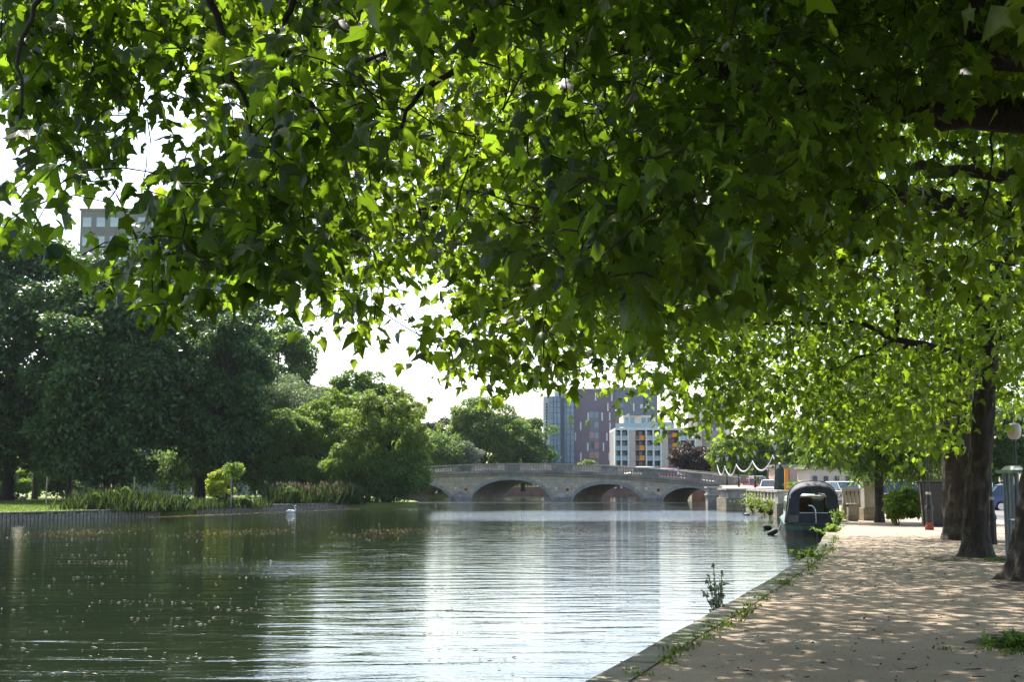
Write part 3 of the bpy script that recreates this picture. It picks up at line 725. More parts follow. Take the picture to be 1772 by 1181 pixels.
def fill(grid, per, dfun, size, spread, grp, seed, kind, shift=0):
    rg = random.Random(seed)
    for r, row in enumerate(grid.split('\n')):
        for c, ch in enumerate(row):
            n = int(ch)*per
            if n <= 0: continue
            k = max(1, int(round(n/grp)))
            for _ in range(k):
                px = (c+rg.random())*60; py = -50+(r+rg.random())*50-shift
                d = dfun(rg, px, py); p = P(px, py, d)
                if p.z < 1.5 or any(a < px < c2 and b < py < e and d < f for a, b, c2, e, f in CLEAR): continue
                OUT[owner(p)].append((p, max(2, int(round(n/k*rg.uniform(.7, 1.3)))), size*rg.uniform(.85, 1.15)*(1.3 if kind == 'n' and px < 560 else 1), spread, kind))
def dN(rg, px, py):
    base = 7.6 + 1.6*math.sin(px*.004+1)+1.0*math.sin(py*.011+px*.006)
    return max(5.4, base + rg.uniform(-.6, 3.0))
fill(NG, 5.6, dN, .122, .14, 5, 11, 'n', 52)
fill(MG, 9.5, lambda rg, px, py: rg.uniform(11.5, 20) if px > 400 else rg.uniform(9.5, 13), .150, .2, 7, 12, 'm', 44)
fill(FG, 24, lambda rg, px, py: rg.uniform(25, 44) - (3 if px < 1300 else 0), .175, .36, 9, 13, 'f', 24)
# lower fringe over the quay (further trees)
# crowns above / beside / behind the frame
def shell(tree, c, rad, n, seed, zmin=4.5, lo=.45, skip=True):
    rs = np.random.RandomState(seed); k = 0
    while k < n:
        v = rs.normal(size=3); v /= np.linalg.norm(v); u = rs.uniform(lo**3, 1)**(1/3)
        p = Vector((c[0]+rad[0]*v[0]*u, c[1]+rad[1]*v[1]*u, c[2]+rad[2]*v[2]*u))
        k += 1
        if p.z < zmin: continue
        if p.length < 5.5 and p.y > 0: continue
        if skip and p.y > 1:
            tx = p.x/p.y; el = (p.z-CZ)/p.y
            if abs(tx) < .42 and el < (.47 if p.y < 11 else .40): continue      # the part in front of the lens is described by the grids above
        near = p.length < 13; OUT[tree].append((p, 15, .19, .42, 'o')) if near else (OUT[tree].append((p, 26, .27, .62, 'o')) if k % 5 < 2 else None)
shell('A', (3.5, 5.5, 8.5), (8.0, 7.5, 5.0), 2000, 21)
shell('B', (6.5, 20, 11), (8.5, 7.0, 6.5), 2700, 22)
shell('C', (9.5, 29, 12), (8.0, 7.0, 7.0), 1300, 23)
shell('D', (12.5, 40, 12.5), (8.5, 8.0, 7.5), 1300, 24)
shell('E', (23, 68, 12), (8.0, 8.0, 7.0), 1200, 25, 4.2)
shell('A', (3.4, 10, 9.5), (3.4, 4, 3.0), 450, 27)  # unseen extra leaves added overhead to darken the canopy below
shell('F', (4.5, -6, 9), (9, 8, 5.5), 1500, 26)  # crown of the unseen tree added to block sky light from behind
def trunkprof(r, flare=1.7):
    return lambda u: r*(1 + (flare-1)*math.exp(-u*14)) * (1-.28*u)
def make_plane(key, base, label, build_limbs, leafm, seed):
    t = thing('plane_tree', label, 'tree', base, 0, 'plane trees along the riverside path')
    sk = Skel(seed); build_limbs(sk)
    cl = OUT[key]; trunk = np.array(sk.P)
    order = sorted(range(len(cl)), key=lambda i: float(np.min(np.linalg.norm(trunk[::3]-np.array(cl[i][0]), axis=1))))
    C = []; D = []; N = []; S = []; K = []
    rs = np.random.RandomState(seed)
    for q, i in enumerate(order):
        p, n, size, spread, kind = cl[i]
        if kind != 'o' or q % 2 == 0: sk.attach(p, maxr=.05 if kind != 'f' else .07)
        off = rs.normal(size=(n, 3))*spread*np.array([1, 1, .8]); c = np.array(p)[None, :] + off
        out = nrm(off*np.array([1, 1, .3]))
        d = nrm(out*.7 + np.array([0, 0, -.75]) + rs.normal(size=(n, 3))*.35)
        nn = nrm(np.array([0, 0, .75]) + out*.45 + rs.normal(size=(n, 3))*.45)
        C.append(c); D.append(d); N.append(nn); S.append(size*rs.uniform(.6, 1.25, n)); K += [kind]*n
    C = np.vstack(C); D = np.vstack(D); N = np.vstack(N); S = np.concatenate(S); K = np.array(K)
    sk.tr.build('trunk', 'bark', t, smooth=True, world=True)
    sk.mb.build('branches', 'bark_dark', t, smooth=True, world=True)
    for kk, tm, nm in (('n', TF, 'leaves'), ('mf', TM, 'leaves'), ('o', TM, 'leaves')):
        m_ = np.isin(K, list(kk))
        if m_.sum(): parts.append((t, key, C[m_], D[m_], N[m_], S[m_], tm))
    return t
parts = []
def limbsA(s):
    b = Vector((7.2, 8.4, .55))
    s.limb([b, (7.1, 8.5, 2.2), (6.9, 8.6, 4.0), (6.6, 8.8, 5.8)], 0, 0, .03, 14, True, 6, .04, trunkprof(.48))
    f = Vector((6.65, 8.75, 5.5))
    s.limb([f, P(1790, 75, 9.0), P(1690, -10, 8.8), P(1500, -110, 8.4), P(1150, -190, 8), P(800, -170, 7.6), P(480, -120, 7.4), P(250, -90, 7.2)], .27, .05, .05)
    s.limb([f, P(1860, 190, 9.4), P(1640, 190, 9.6), P(1480, 170, 9.7), P(1250, 120, 9.4), P(1000, 60, 9.2)], .17, .04, .05)
    s.limb([P(520, -120, 7.4), P(508, 0, 7.5), P(490, 60, 7.5), P(489, 125, 7.5), P(512, 150, 7.5), P(560, 210, 7.6)], .026, .010, .012, 8)
    s.limb([P(330, -100, 7.3), P(372, 25, 7.4), P(390, 90, 7.4), P(398, 130, 7.4), P(424, 170, 7.5), P(440, 250, 7.6)], .026, .010, .012, 8)
    s.limb([P(840, -160, 7.8), P(822, 0, 8.0), P(818, 50, 8.0), P(790, 120, 8.1), P(720, 165, 8.2), P(690, 240, 8.3)], .04, .012, .015, 8)
    s.limb([P(250, -90, 7.2), P(120, -60, 7), P(40, 60, 6.8), P(40, 200, 6.6)], .024, .008, .02, 8)
    s.limb([f, (6.0, 7.0, 7.8), (4.5, 4.5, 9.5), (2.5, 2.0, 10.5)], .25, .05, .08)
    s.limb([f, (6.8, 9.5, 8.0), (6.5, 11, 11.5)], .28, .06, .08)
    s.limb([f, (8.5, 7.0, 8.0), (11, 4, 10)], .2, .05, .08)
    s.limb([(6.3, 8.6, 7.0), (3.5, 9.5, 9.2), (0, 10, 10), (-3.5, 9, 9.8)], .2, .05, .08)
def limbsB(s):
    b = G(1786, 1006, .58)
    s.limb([b, b+Vector((.08, 0, 1.2)), b+Vector((.42, .1, 2.6)), b+Vector((.62, .2, 4.2)), b+Vector((.5, .2, 6.0))], 0, 0, .03, 18, True, 7, .07, trunkprof(.30, 1.5))
    f = b+Vector((.55, .2, 5.2))
    s.limb([f+Vector((0, 0, -.9)), P(1782, 402, 20.2), P(1700, 368, 19.8), P(1640, 352, 19.4), P(1560, 335, 19), P(1480, 320, 18.5), P(1380, 300, 18), P(1200, 280, 17.5), P(1000, 260, 17), P(800, 330, 16.5), P(700, 400, 16)], .24, .03, .06)
    s.limb([f, P(1790, 322, 19.5), P(1700, 302, 19), P(1620, 292, 18.6), P(1540, 286, 18.2), P(1400, 240, 17.5), P(1200, 180, 17)], .15, .03, .05)
    s.limb([f, P(1770, 240, 19.8), P(1725, 150, 19.5), P(1690, 95, 19), P(1600, 0, 18), P(1400, -80, 17), P(1000, -60, 16), P(700, 60, 15), P(520, 220, 14.5)], .22, .04, .07)
    s.limb([P(1000, -60, 16), P(700, -80, 14), P(480, 0, 13), P(420, 150, 12.5), P(470, 330, 12.5), P(430, 450, 12.3)], .07, .015, .05, 8)
    s.limb([P(1000, 260, 17), P(930, 420, 16.5), P(880, 560, 16.3), P(850, 650, 16.2)], .04, .012, .04, 7)
    s.limb([f, b+Vector((.3, .8, 8.5)), b+Vector((-1.2, 1.5, 12)), b+Vector((-2, 1.5, 15))], .26, .06, .1)
    s.limb([f, b+Vector((2, 0, 8)), b+Vector((4.5, -1, 11))], .2, .05, .1)
    s.limb([b+Vector((.3, .8, 8.5)), b+Vector((-3, 0, 11)), b+Vector((-6.5, -2, 12))], .14, .05, .1)
def limbsC(s):
    b = Vector((10.15, 28.6, .5)); h = G(1690, 965, .6)
    b.x = h.x; b.y = h.y
    s.limb([b, P(1688, 880, b.y), P(1697, 780, b.y), P(1706, 660, b.y), P(1716, 560, b.y), P(1722, 480, b.y)], 0, 0, .02, 16, True, 6, .06, trunkprof(.27, 1.3))
    f = P(1716, 560, b.y)
    s.limb([f, P(1640, 480, 28), P(1560, 440, 27.6), P(1450, 430, 27), P(1300, 420, 27), P(1120, 450, 26)], .19, .03, .08)
    s.limb([P(1640, 480, 28), P(1560, 520, 27), P(1540, 590, 27), P(1440, 640, 27)], .09, .02, .06, 8)
    s.limb([P(1706, 640, b.y), P(1600, 600, 28), P(1460, 560, 27.5), P(1300, 560, 27)], .12, .02, .06, 8)
    s.limb([f, P(1760, 420, 29), P(1790, 200, 29.5)], .22, .06, .08); s.limb([f, P(1700, 300, 28.5), P(1600, 60, 28)], .22, .05, .1)
def limbsD(s):
    b = G(1672, 935, .6)
    s.limb([b, P(1668, 850, b.y), P(1662, 760, b.y), P(1652, 680, b.y), P(1650, 600, b.y)], 0, 0, .02, 18, True, 6, .05, trunkprof(.60, 1.05))
    f = P(1648, 660, b.y)
    s.limb([f, P(1560, 600, 38), P(1440, 580, 37), P(1300, 620, 36), P(1180, 650, 35)], .26, .04, .1)
    s.limb([f, P(1600, 500, 38), P(1480, 380, 38)], .3, .06, .1); s.limb([f, P(1720, 480, 39), P(1760, 300, 39)], .3, .06, .1)
    s.limb([P(1560, 600, 38), P(1500, 680, 37.5), P(1420, 710, 37)], .1, .02, .08, 8)
def limbsF(s):
    b = Vector((5.2, -6, .55)); s.limb([b, b+Vector((0, 0, 3)), b+Vector((.1, 0, 5.5))], 0, 0, .02, 12, True, 5, .05, trunkprof(.45)); f = b+Vector((.1, 0, 5))
    for q in ((-3, 1, 3), (3, 1, 4), (0, -4, 4), (0, 3, 5), (-5, -2, 4)): s.limb([f, f+Vector(q)*.5+Vector((0, 0, .6)), f+Vector(q)], .22, .05, .1)
def limbsE(s):
    b = Vector((23.2, 68, .6))
    s.limb([b, b+Vector((0, 0, 3)), b+Vector((-.2, .2, 6))], 0, 0, .02, 12, True, 5, .05, trunkprof(.45))
    f = b+Vector((-.2, .2, 5.5))
    s.limb([f, f+Vector((-3, 0, 3)), f+Vector((-6, -1, 5))], .25, .05, .1); s.limb([f, f+Vector((2, 1, 4)), f+Vector((3, 2, 9))], .25, .05, .1); s.limb([f, f+Vector((-1, -3, 4)), f+Vector((-2, -6, 7))], .22, .05, .1)
make_plane('A', (7.2, 8.4, .55), 'nearest plane tree, its big dark leaves hanging across the top of the view', limbsA, 'leaf_near_shaded', 31)
tb_ = G(1786, 1006, .58); make_plane('B', tuple(tb_), 'plane tree at the right edge with spreading roots beside the grey posts', limbsB, 'leaf_near_shaded', 32)
tc_ = G(1690, 965, .6); make_plane('C', tuple(tc_), 'slimmer plane tree with leaning trunk in front of the thick dark trunk', limbsC, 'leaf_far_sunlit', 33)
td_ = G(1672, 935, .6); make_plane('D', tuple(td_), 'thickest dark trunked plane tree between black bin and leaning trunk', limbsD, 'leaf_far_sunlit', 34)
make_plane('F', (5.2, -6, .55), 'unseen plane tree added behind the viewpoint to shade the near leaves', limbsF, 'leaf_near_shaded', 36)  # unseen tree added to keep sky light off the near leaves
make_plane('E', (23.2, 68, .6), 'farther plane tree beyond the grey plinth whose crown lights up over the path', limbsE, 'leaf_far_sunlit', 35)
for t, key, C, D, N, S, tm in parts:
    leaf_object('leaves', C, D, N, S, tm, ('leaf_near_shaded' if tm is TF else 'leaf_mid') if key in 'ABF' else 'leaf_far_sunlit', t, seed=len(C))
# ================================================================== BACKGROUND TREES
def bg_tree(name, label, cat, base, top, bottom, rx_, ry_, m_, nleaf, size, seed, puffs=60, tr=.3, pf=.3, droop=0, shape=2.0, width=1.0, stems=1, group=None, flat=.75, bark='bark_dark', tmpl=None, lift=0):
    rs = np.random.RandomState(seed); rg = random.Random(seed)
    t = thing(name, label, cat, base, 0, group)
    bx_, by_ = base[0], base[1]; cz = (top+bottom)/2; hz = (top-bottom)/2
    # puffs over the crown
    pc = []; pr = []
    while len(pc) < puffs:
        v = rsph(rs, 1)[0]
        if by_ > 60 and v[1] > .55 and rs.rand() < .5: continue
        u = rs.uniform(.35, 1)**.5
        z = v[2]*u; wz = (1-abs(z)**shape)**.5 if shape < 5 else (1 if z < .3 else (1.3-z))
        rr = pf*rs.uniform(.5, 1.35); az_ = math.atan2(v[1], v[0]); env = 1+.13*math.sin(az_*3+seed)+.11*math.sin(z*6+seed*2+az_)+rs.uniform(-.06, .1)
        hv = v[:2]/max(1e-6, np.linalg.norm(v[:2])); q = min(1, np.linalg.norm(v[:2])*u/max(.2, (1-z*z)**.5))*wz
        pc.append((bx_+hv[0]*q*env*rx_*(1-rr*.75), by_+hv[1]*q*env*ry_*(1-rr*.75), cz+z*hz*(1-rr*.7))); pr.append(rr)
    pc = np.array(pc); pr = np.array(pr)*min(rx_, hz*1.1)
    w_ = pr**2; idx = rs.choice(len(pc), nleaf, p=w_/w_.sum())
    v = rsph(rs, nleaf); v[:, 2] = np.where((v[:, 2] < -.2) & (rs.rand(nleaf) < .6), -v[:, 2], v[:, 2])
    rad = pr[idx]*rs.uniform(.55, 1.12, nleaf)**.6*np.where(rs.rand(nleaf) < .12, rs.uniform(1, 1.35, nleaf), 1)
    jit = 1 + .18*np.sin(v[:, 0]*9+idx)*np.cos(v[:, 2]*8+idx*2)
    C = pc[idx] + v*rad[:, None]*jit[:, None]*np.array([1, 1, flat])
    C[:, 2] -= droop*np.abs(rs.normal(size=nleaf))
    if lift: C[:, 2] = np.maximum(C[:, 2], base[2]+lift+.5*np.sin(C[:, 0]*1.3+seed)+.4*rs.rand(nleaf))
    C[:, 2] = np.maximum(C[:, 2], base[2]+.05)
    D = nrm(v*.8 + rs.normal(size=(nleaf, 3))*.6 + np.array([0, 0, -.45-droop]))
    N = nrm(v + np.array([0, 0, .6]) + rs.normal(size=(nleaf, 3))*.55)
    leaf_object('leaves', C, D, N, size*rs.uniform(.6, 1.3, nleaf), tmpl or TD, m_, t, rs=rs, width=width)
    mb = MB(); bl = Vector((0, 0, 0))
    for k in range(stems):
        o = Vector((rg.uniform(-.4, .4)*(stems > 1), rg.uniform(-.4, .4)*(stems > 1), -.1)); h = (cz-base[2])*rg.uniform(.8, 1.1)
        pts = [o, o+Vector((rg.uniform(-.1, .1), 0, h*.35)), o+Vector((rg.uniform(-.3, .3), 0, h*.7)), o+Vector((rg.uniform(-.4, .4), 0, h))]
        p2 = smooth_path(pts, 4); mb.tube(p2, [tr*(1.35 if i == 0 else 1)*(1-.5*i/len(p2)) for i in range(len(p2))], 9)
    top_ = [p2[len(p2)//3], p2[len(p2)//2], p2[-3], p2[-1]]
    mb.build('trunk', bark, t, smooth=True)
    bm_ = MB(); ns = min(len(pc), 26)
    for i in range(ns):
        e = Vector(pc[i]) - Vector(base); s_ = top_[i % 4]; mid = (s_+e)/2 + Vector((rg.uniform(-.3, .3), rg.uniform(-.3, .3), (e-s_).length*.12))
        bm_.tube(smooth_path([s_, mid, e], 3), [tr*.3*(1-.85*j/6) for j in range(7)], 5, cap=False)
    bm_.build('branches', bark, t, smooth=True)
    return t
def pt(name, label, cat, px, ptop, pbot, pw, Y, m_, nleaf, size, seed, **kw):
    base = (X(px, Y), Y, kw.pop('gz', .4)); w_ = pw*Y/F
    return bg_tree(name, label, cat, base, Z(ptop, Y), max(base[2]+.1, Z(pbot, Y)), w_, kw.pop('ry', w_*.9), m_, nleaf, size, seed, **kw)
pt('chestnut_tree', 'huge dark horse chestnut filling the left edge of the park', 'tree', 22, 372, 880, 235, 126, 'leaf_dark', 120000, .38, 101, puffs=230, tr=.55, pf=.17, shape=3.4, lift=2.0, tmpl=TB, width=.8)
pt('chestnut_tree', 'broad dark horse chestnut bulging right beside the huge one', 'tree', 196, 450, 868, 150, 118, 'leaf_dark', 80000, .36, 102, puffs=170, tr=.45, pf=.19, shape=3.2, lift=2.0, tmpl=TB, width=.8)
pt('lime_tree', 'tall dark lime tree behind the hanging plane leaves right of the chestnuts', 'tree', 352, 430, 872, 118, 128, 'leaf_dark', 75000, .34, 103, puffs=150, tr=.5, pf=.19, shape=3, lift=2.0)
pt('lime_tree', 'dark round shouldered tree with a thick trunk above the yellow sapling', 'tree', 395, 500, 862, 82, 120, 'leaf_dark', 50000, .31, 104, puffs=110, tr=.5, pf=.22, shape=3.5, lift=1.8)
pt('lime_tree', 'rounded mid green tree top rising behind the pale willow', 'tree', 478, 535, 850, 80, 165, 'leaf_mid_green', 60000, .34, 105, puffs=140, tr=.4, pf=.18, shape=3)
pt('willow_tree', 'pale grey green willow beside the dark park trees', 'tree', 508, 632, 870, 82, 134, 'leaf_pale', 60000, .28, 106, puffs=130, tr=.35, pf=.18, shape=2.8, droop=.5, width=.55)
pt('ash_tree', 'loose mid green tree behind the overhanging yellow green one', 'tree', 622, 628, 870, 78, 150, 'leaf_mid_green', 50000, .32, 107, puffs=120, tr=.35, pf=.18, shape=2.6)
pt('hawthorn_tree', 'dense green bush tree between the willow and the overhanging tree', 'tree', 566, 680, 890, 74, 126, 'leaf_bright', 50000, .22, 108, puffs=120, tr=.25, pf=.18, shape=3)
pt('hawthorn_tree', 'dark shaded bush tree under the pale willow', 'tree', 478, 690, 880, 64, 122, 'leaf_mid_green', 40000, .22, 109, puffs=100, tr=.25, pf=.2, shape=3)
pt('alder_tree', 'yellow green tree overhanging the water at the end of the left bank', 'tree', 668, 662, 892, 88, 121, 'leaf_yellow', 75000, .20, 110, puffs=190, tr=.3, pf=.15, shape=2.4, stems=3, droop=.1, tmpl=TB, width=.6)
pt('bramble_bank', 'dark leafy bramble mass trailing into the water below the overhanging tree', 'shrub', 684, 780, 886, 72, 119, 'leaf_mid_green', 30000, .2, 111, puffs=50, tr=.1, pf=.33, gz=.0)
pt('conifer_tree', 'dark bluish conifer far behind the left end of the bridge', 'tree', 750, 700, 850, 44, 212, 'leaf_blue', 16000, .34, 112, puffs=50, tr=.3, pf=.25, gz=1)
pt('lime_tree', 'large rounded green tree behind the bridge parapet left of the grey block', 'tree', 838, 682, 850, 72, 200, 'leaf_mid_green', 46000, .34, 113, puffs=120, tr=.4, pf=.19, gz=1, shape=2.8)
pt('lime_tree', 'smaller dark green tree touching the left side of the grey block', 'tree', 905, 716, 850, 60, 206, 'leaf_mid_green', 34000, .32, 114, puffs=90, tr=.35, pf=.2, gz=1, shape=2.8)
pt('pear_tree', 'silvery leaved small tree just behind the bridge balustrade', 'tree', 806, 760, 830, 34, 190, 'leaf_silver', 12000, .24, 115, puffs=40, tr=.2, pf=.3, gz=1.5)
pt('lime_tree', 'light green bushy tree behind the left end of the bridge balustrade', 'tree', 762, 745, 850, 50, 188, 'leaf_mid_green', 14000, .3, 116, puffs=40, tr=.25, pf=.3, gz=1)
pt('beech_tree', 'purple leaved tree above the right end of the bridge', 'tree', 1200, 762, 840, 52, 186, 'leaf_purple', 18000, .3, 117, puffs=50, tr=.3, pf=.28, gz=1.5)
pt('street_shrub', 'small yellowish shrub behind the bridge balustrade in front of the grey block', 'shrub', 1016, 794, 822, 15, 190, 'leaf_yellow', 2500, .22, 118, puffs=14, tr=.08, pf=.4, gz=2)
pt('street_tree', 'bright green street tree behind the strings of lights', 'tree', 1262, 752, 842, 40, 172, 'leaf_bright', 16000, .26, 119, puffs=40, tr=.2, pf=.3, gz=1.6)
pt('street_tree', 'tall green street tree right of the lamp posts', 'tree', 1316, 735, 838, 42, 168, 'leaf_mid_green', 18000, .28, 120, puffs=44, tr=.25, pf=.3, gz=1.6)
pt('street_tree', 'green tree rising above the little kiosk', 'tree', 1385, 715, 822, 50, 142, 'leaf_mid_green', 22000, .26, 121, puffs=50, tr=.25, pf=.28, gz=1.2)
pt('street_tree', 'dark green tree behind the long low cream building', 'tree', 1452, 700, 835, 56, 136, 'leaf_mid_green', 24000, .26, 122, puffs=50, tr=.3, pf=.28, gz=1.2)
pt('holly_tree', 'dark evergreen mass beyond the parked cars left of the thick trunk', 'tree', 1560, 690, 842, 80, 128, 'leaf_dark', 40000, .28, 123, puffs=70, tr=.3, pf=.26, gz=1)
pt('holly_tree', 'dark evergreen mass beyond the blue car at the right edge', 'tree', 1712, 690, 838, 88, 124, 'leaf_dark', 40000, .28, 124, puffs=70, tr=.3, pf=.26, gz=1)
pt('holly_tree', 'dark evergreen mass off the right edge beyond the road', 'tree', 1880, 690, 838, 90, 122, 'leaf_dark', 20000, .36, 125, puffs=60, tr=.3, pf=.28, gz=1)
pt('elder_bush', 'light green bush low at the left foot of the overhanging tree', 'bush', 598, 770, 880, 44, 119.5, 'leaf_bright', 16000, .2, 130, puffs=50, tr=.1, pf=.26, stems=2)
pt('elder_bush', 'light green bush in the shade edge behind the pink flowered reeds', 'bush', 530, 790, 880, 42, 121, 'leaf_mid_green', 14000, .2, 131, puffs=50, tr=.1, pf=.26, stems=2)
pt('ash_tree', 'loose light green tree top between willow and ash', 'tree', 572, 655, 850, 52, 144, 'leaf_bright', 26000, .28, 132, puffs=100, tr=.2, pf=.2, shape=2.6)
# understory behind the lawn; sunlight on some bushes is put into a brighter leaf colour
for i, (px, a, b, w_, Y, m_, sz, lb) in enumerate((
    (-60, 806, 864, 70, 150, 'leaf_bright', .34, 'sunlit bushes at the far left edge of the lawn'), (40, 812, 862, 60, 156, 'leaf_bright', .34, 'sunlit hedge seen between the left hand tree trunks'),
    (130, 775, 866, 80, 150, 'leaf_dark', .3, 'dark laurel bushes behind the staked sapling'), (222, 770, 868, 76, 148, 'leaf_dark', .28, 'dark bushes behind the tall left hand reeds'),
    (322, 765, 868, 76, 146, 'leaf_mid_green', .26, 'green bushes behind the thick lime trunk'), (440, 755, 862, 72, 138, 'leaf_mid_green', .26, 'bushes filling the shade right of the yellow sapling'),
    (560, 760, 866, 72, 134, 'leaf_dark', .26, 'shaded bushes behind the pink flowered reeds'))):
    pt('laurel_bush', lb, 'bush', px, a, b, w_, Y, m_, 15000, sz, 200+i, puffs=36, tr=.08, pf=.33, stems=2)
pt('plane_sapling', 'slim sapling with tree stake and light leaves beside the yellow maple', 'young tree', 410, 800, 832, 18, 99, 'leaf_bright', 900, .2, 220, puffs=14, tr=.05, pf=.4)
pt('maple_sapling', 'small bright yellow green maple on the sunny lawn', 'young tree', 385, 808, 872, 24, 100, 'leaf_gold', 6500, .15, 221, puffs=40, tr=.05, pf=.26, shape=1.6)
for px, Y, lb in ((90, 96, 'wooden tree stake standing in the lawn near the seated people'), (240, 98, 'pale wooden tree stake behind the reeds'), (406, 98.5, 'wooden stake supporting the slim sapling')):
    t = thing('tree_stake', lb, 'tree stake', (X(px, Y), Y, .4)); MB().lathe([(.06, 0), (.055, 2.2), (.03, 2.25)], seg=8).build('post', 'timber', t); MB().box((.1, 0, 1.9), (.26, .05, .08)).build('tie', 'rubber', t)
# extra trunks in the shade on the left
for i, (px, Y, r, lb) in enumerate(((28, 118, .22, 'thin dark tree left of the seated people'), (70, 121, .3, 'dark tree with a bare trunk right of the seated people'), (128, 116, .3, 'shaded tree behind the pink clothed person'))):
    pt('lime_tree', lb, 'tree', px, 640, 818, 60, Y+22, 'leaf_dark', 12000, .32, 230+i, puffs=40, tr=r, pf=.3)
# far belts so the horizon never shows bare
for i, (x, y, w_, h, lb) in enumerate(((-150, 330, 60, 16, 'distant wooded belt beyond the park'), (-25, 310, 55, 17, 'belt'), (60, 400, 70, 14, 'distant wooded belt behind the buildings'), (190, 300, 70, 15, 'distant wooded belt beyond the road'))):
    rs = np.random.RandomState(300+i); n = 24000; v = rsph(rs, n); C = np.c_[x+v[:, 0]*w_, y+v[:, 1]*14, np.abs(v[:, 2])*h*(.8+.2*np.sin(v[:, 0]*23+i))]
    tag(leaf_object('distant_wood', C, v+rsph(rs, n)*.5, v+np.array([0, 0, .5]), 1.3*rs.uniform(.5, 1.2, n), TD, 'leaf_mid_green', rs=rs), kind='stuff')
# ---- feathery tree on the path
def feathery():
    Y = 54.0; base = (X(1513, Y), Y, .58); t = thing('swamp_cypress', 'feathery light green tree with a slim brown trunk beside the grey plinth', 'tree', base)
    rs = np.random.RandomState(77); rg = random.Random(77); br = MB(); C = []; D = []
    MB().tube(smooth_path([(0, 0, -.1), (.02, 0, 2), (-.05, 0, 4.5), (0, 0, 7)], 5), [.24]+[.2-.008*i for i in range(15)], 10).build('trunk', 'bark', t, smooth=True)
    for i in range(130):
        z = rg.uniform(2.2, 6.8); a = rg.uniform(0, 6.283); L = rg.uniform(1.3, 3.4)*(1-.06*(z-2.2))
        e = Vector((math.cos(a)*L, math.sin(a)*L, z-L*.25+rg.uniform(-.2, .3))); s_ = Vector((0, 0, z)); m_ = (s_+e)/2+Vector((0, 0, .25))
        pts = [q_ for q_ in smooth_path([s_, m_, e, e+Vector((math.cos(a)*.25, math.sin(a)*.25, -.55))], 4) if q_.z > (2.3 if q_.x < -1 else 1.6)]
        if len(pts) < 4: continue
        br.tube(pts, [.03-.0018*j for j in range(len(pts))], 4, cap=False)
        for p in pts[2:]:
            n = 26; o = rs.normal(size=(n, 3))*np.array([.26, .26, .12]); o[:, 2] -= .18*np.abs(rs.normal(size=n))
            C.append(np.array(p)[None, :]+o+np.array(base)[None, :]); D.append(nrm(o+np.array([0, 0, -.25])+rs.normal(size=(n, 3))*.15))
    br.build('branches', 'bark', t)
    C = np.vstack(C); D = np.vstack(D); keep = C[:, 2] > np.where(C[:, 0] < X(1462, Y), 2.75, 2.0) + .25*rs.rand(len(C)); C = C[keep]; D = D[keep]; N = nrm(rs.normal(size=C.shape)*.5+np.array([0, 0, 1]))
    leaf_object('leaves', C, D, N, rs.uniform(.12, .3, len(C)), TD, 'leaf_mid_green', t, rs=rs, width=.45)
feathery()
pt('laurel_shrub', 'bright green leafy shrub beside the black litter bin', 'shrub', 1553, 846, 912, 38, 50.5, 'leaf_bright', 5200, .15, 250, puffs=34, tr=.03, pf=.3, gz=.6, stems=3, tmpl=TB, width=.75)
# ================================================================== REEDS, GRASS AND WEEDS
def blades(C, H, rs, m_, name, parent=None, w=.03, lean=.18):
    n = len(C); D = nrm(np.c_[rs.normal(size=(n, 2))*lean, np.ones(n)]); N = nrm(np.c_[rs.normal(size=(n, 2)), np.zeros(n)+.1])
    return leaf_object(name, C, D, N, H, TD, m_, parent, rs=rs, width=w/.32/H*1.0 if hasattr(H, '__len__') else w/.32/H)
def reedbed(label, pts, wd, h, n, seed, flowers=0):
    rs = np.random.RandomState(seed); kc = 34; cu = rs.rand(kc)*(len(pts)-1); ch = rs.uniform(.45, 1.25, kc); ci = rs.randint(0, kc, n); u = np.clip(cu[ci]+rs.normal(size=n)*.035, 0, len(pts)-1.001); i = np.minimum(u.astype(int), len(pts)-2); f = (u-i)[:, None]; p = np.array(pts)
    c = p[i]*(1-f)+p[i+1]*f + rs.normal(size=(n, 2))*wd; C = np.c_[c, np.full(n, .3)]
    hh = h*rs.uniform(.45, 1.15, n)*ch[ci]; o = blades(C, hh, rs, 'reed', 'reed_bed', None, .013, .3)
    tag(o, label, 'reeds', kind='stuff')
    if flowers:
        k = rs.choice(n, flowers); C2 = C[k].copy(); C2[:, 2] += hh[k]*.9; tag(blades(C2, rs.uniform(.15, .4, flowers), rs, 'pink', 'flower_spikes', None, .06, .1), label.replace('reeds', 'flower spikes'), 'flowers', kind='stuff')
def bp(px, Y): return (X(px, Y), Y)
reedbed('tall reeds along the left lawn edge below the chestnut', [bp(160, 86), bp(215, 87), bp(282, 90)], .7, 1.25, 13000, 61, 90)
reedbed('low dark reeds in the gap between the timber boards', [bp(287, 92), bp(350, 97), bp(445, 103)], .5, .75, 9000, 62)
reedbed('pink flowered reeds at the end of the sunny lawn', [bp(492, 109), bp(540, 113), bp(612, 117)], .7, 1.45, 15000, 63, 1300)
for i, (px, Y, w_) in enumerate(((508, 108.3, 17), (610, 117, 18))):
    pt('waterside_bush', ('small dark green bush in front of the pink flowered reeds', 'pale leaved bush at the water between reeds and overhanging tree')[i], 'bush', px, 842 if i == 0 else 838, 882, w_+6*i, Y, ('leaf_mid_green', 'leaf_pale')[i], 4000, .16, 260+i, puffs=22, tr=.03, pf=.38)
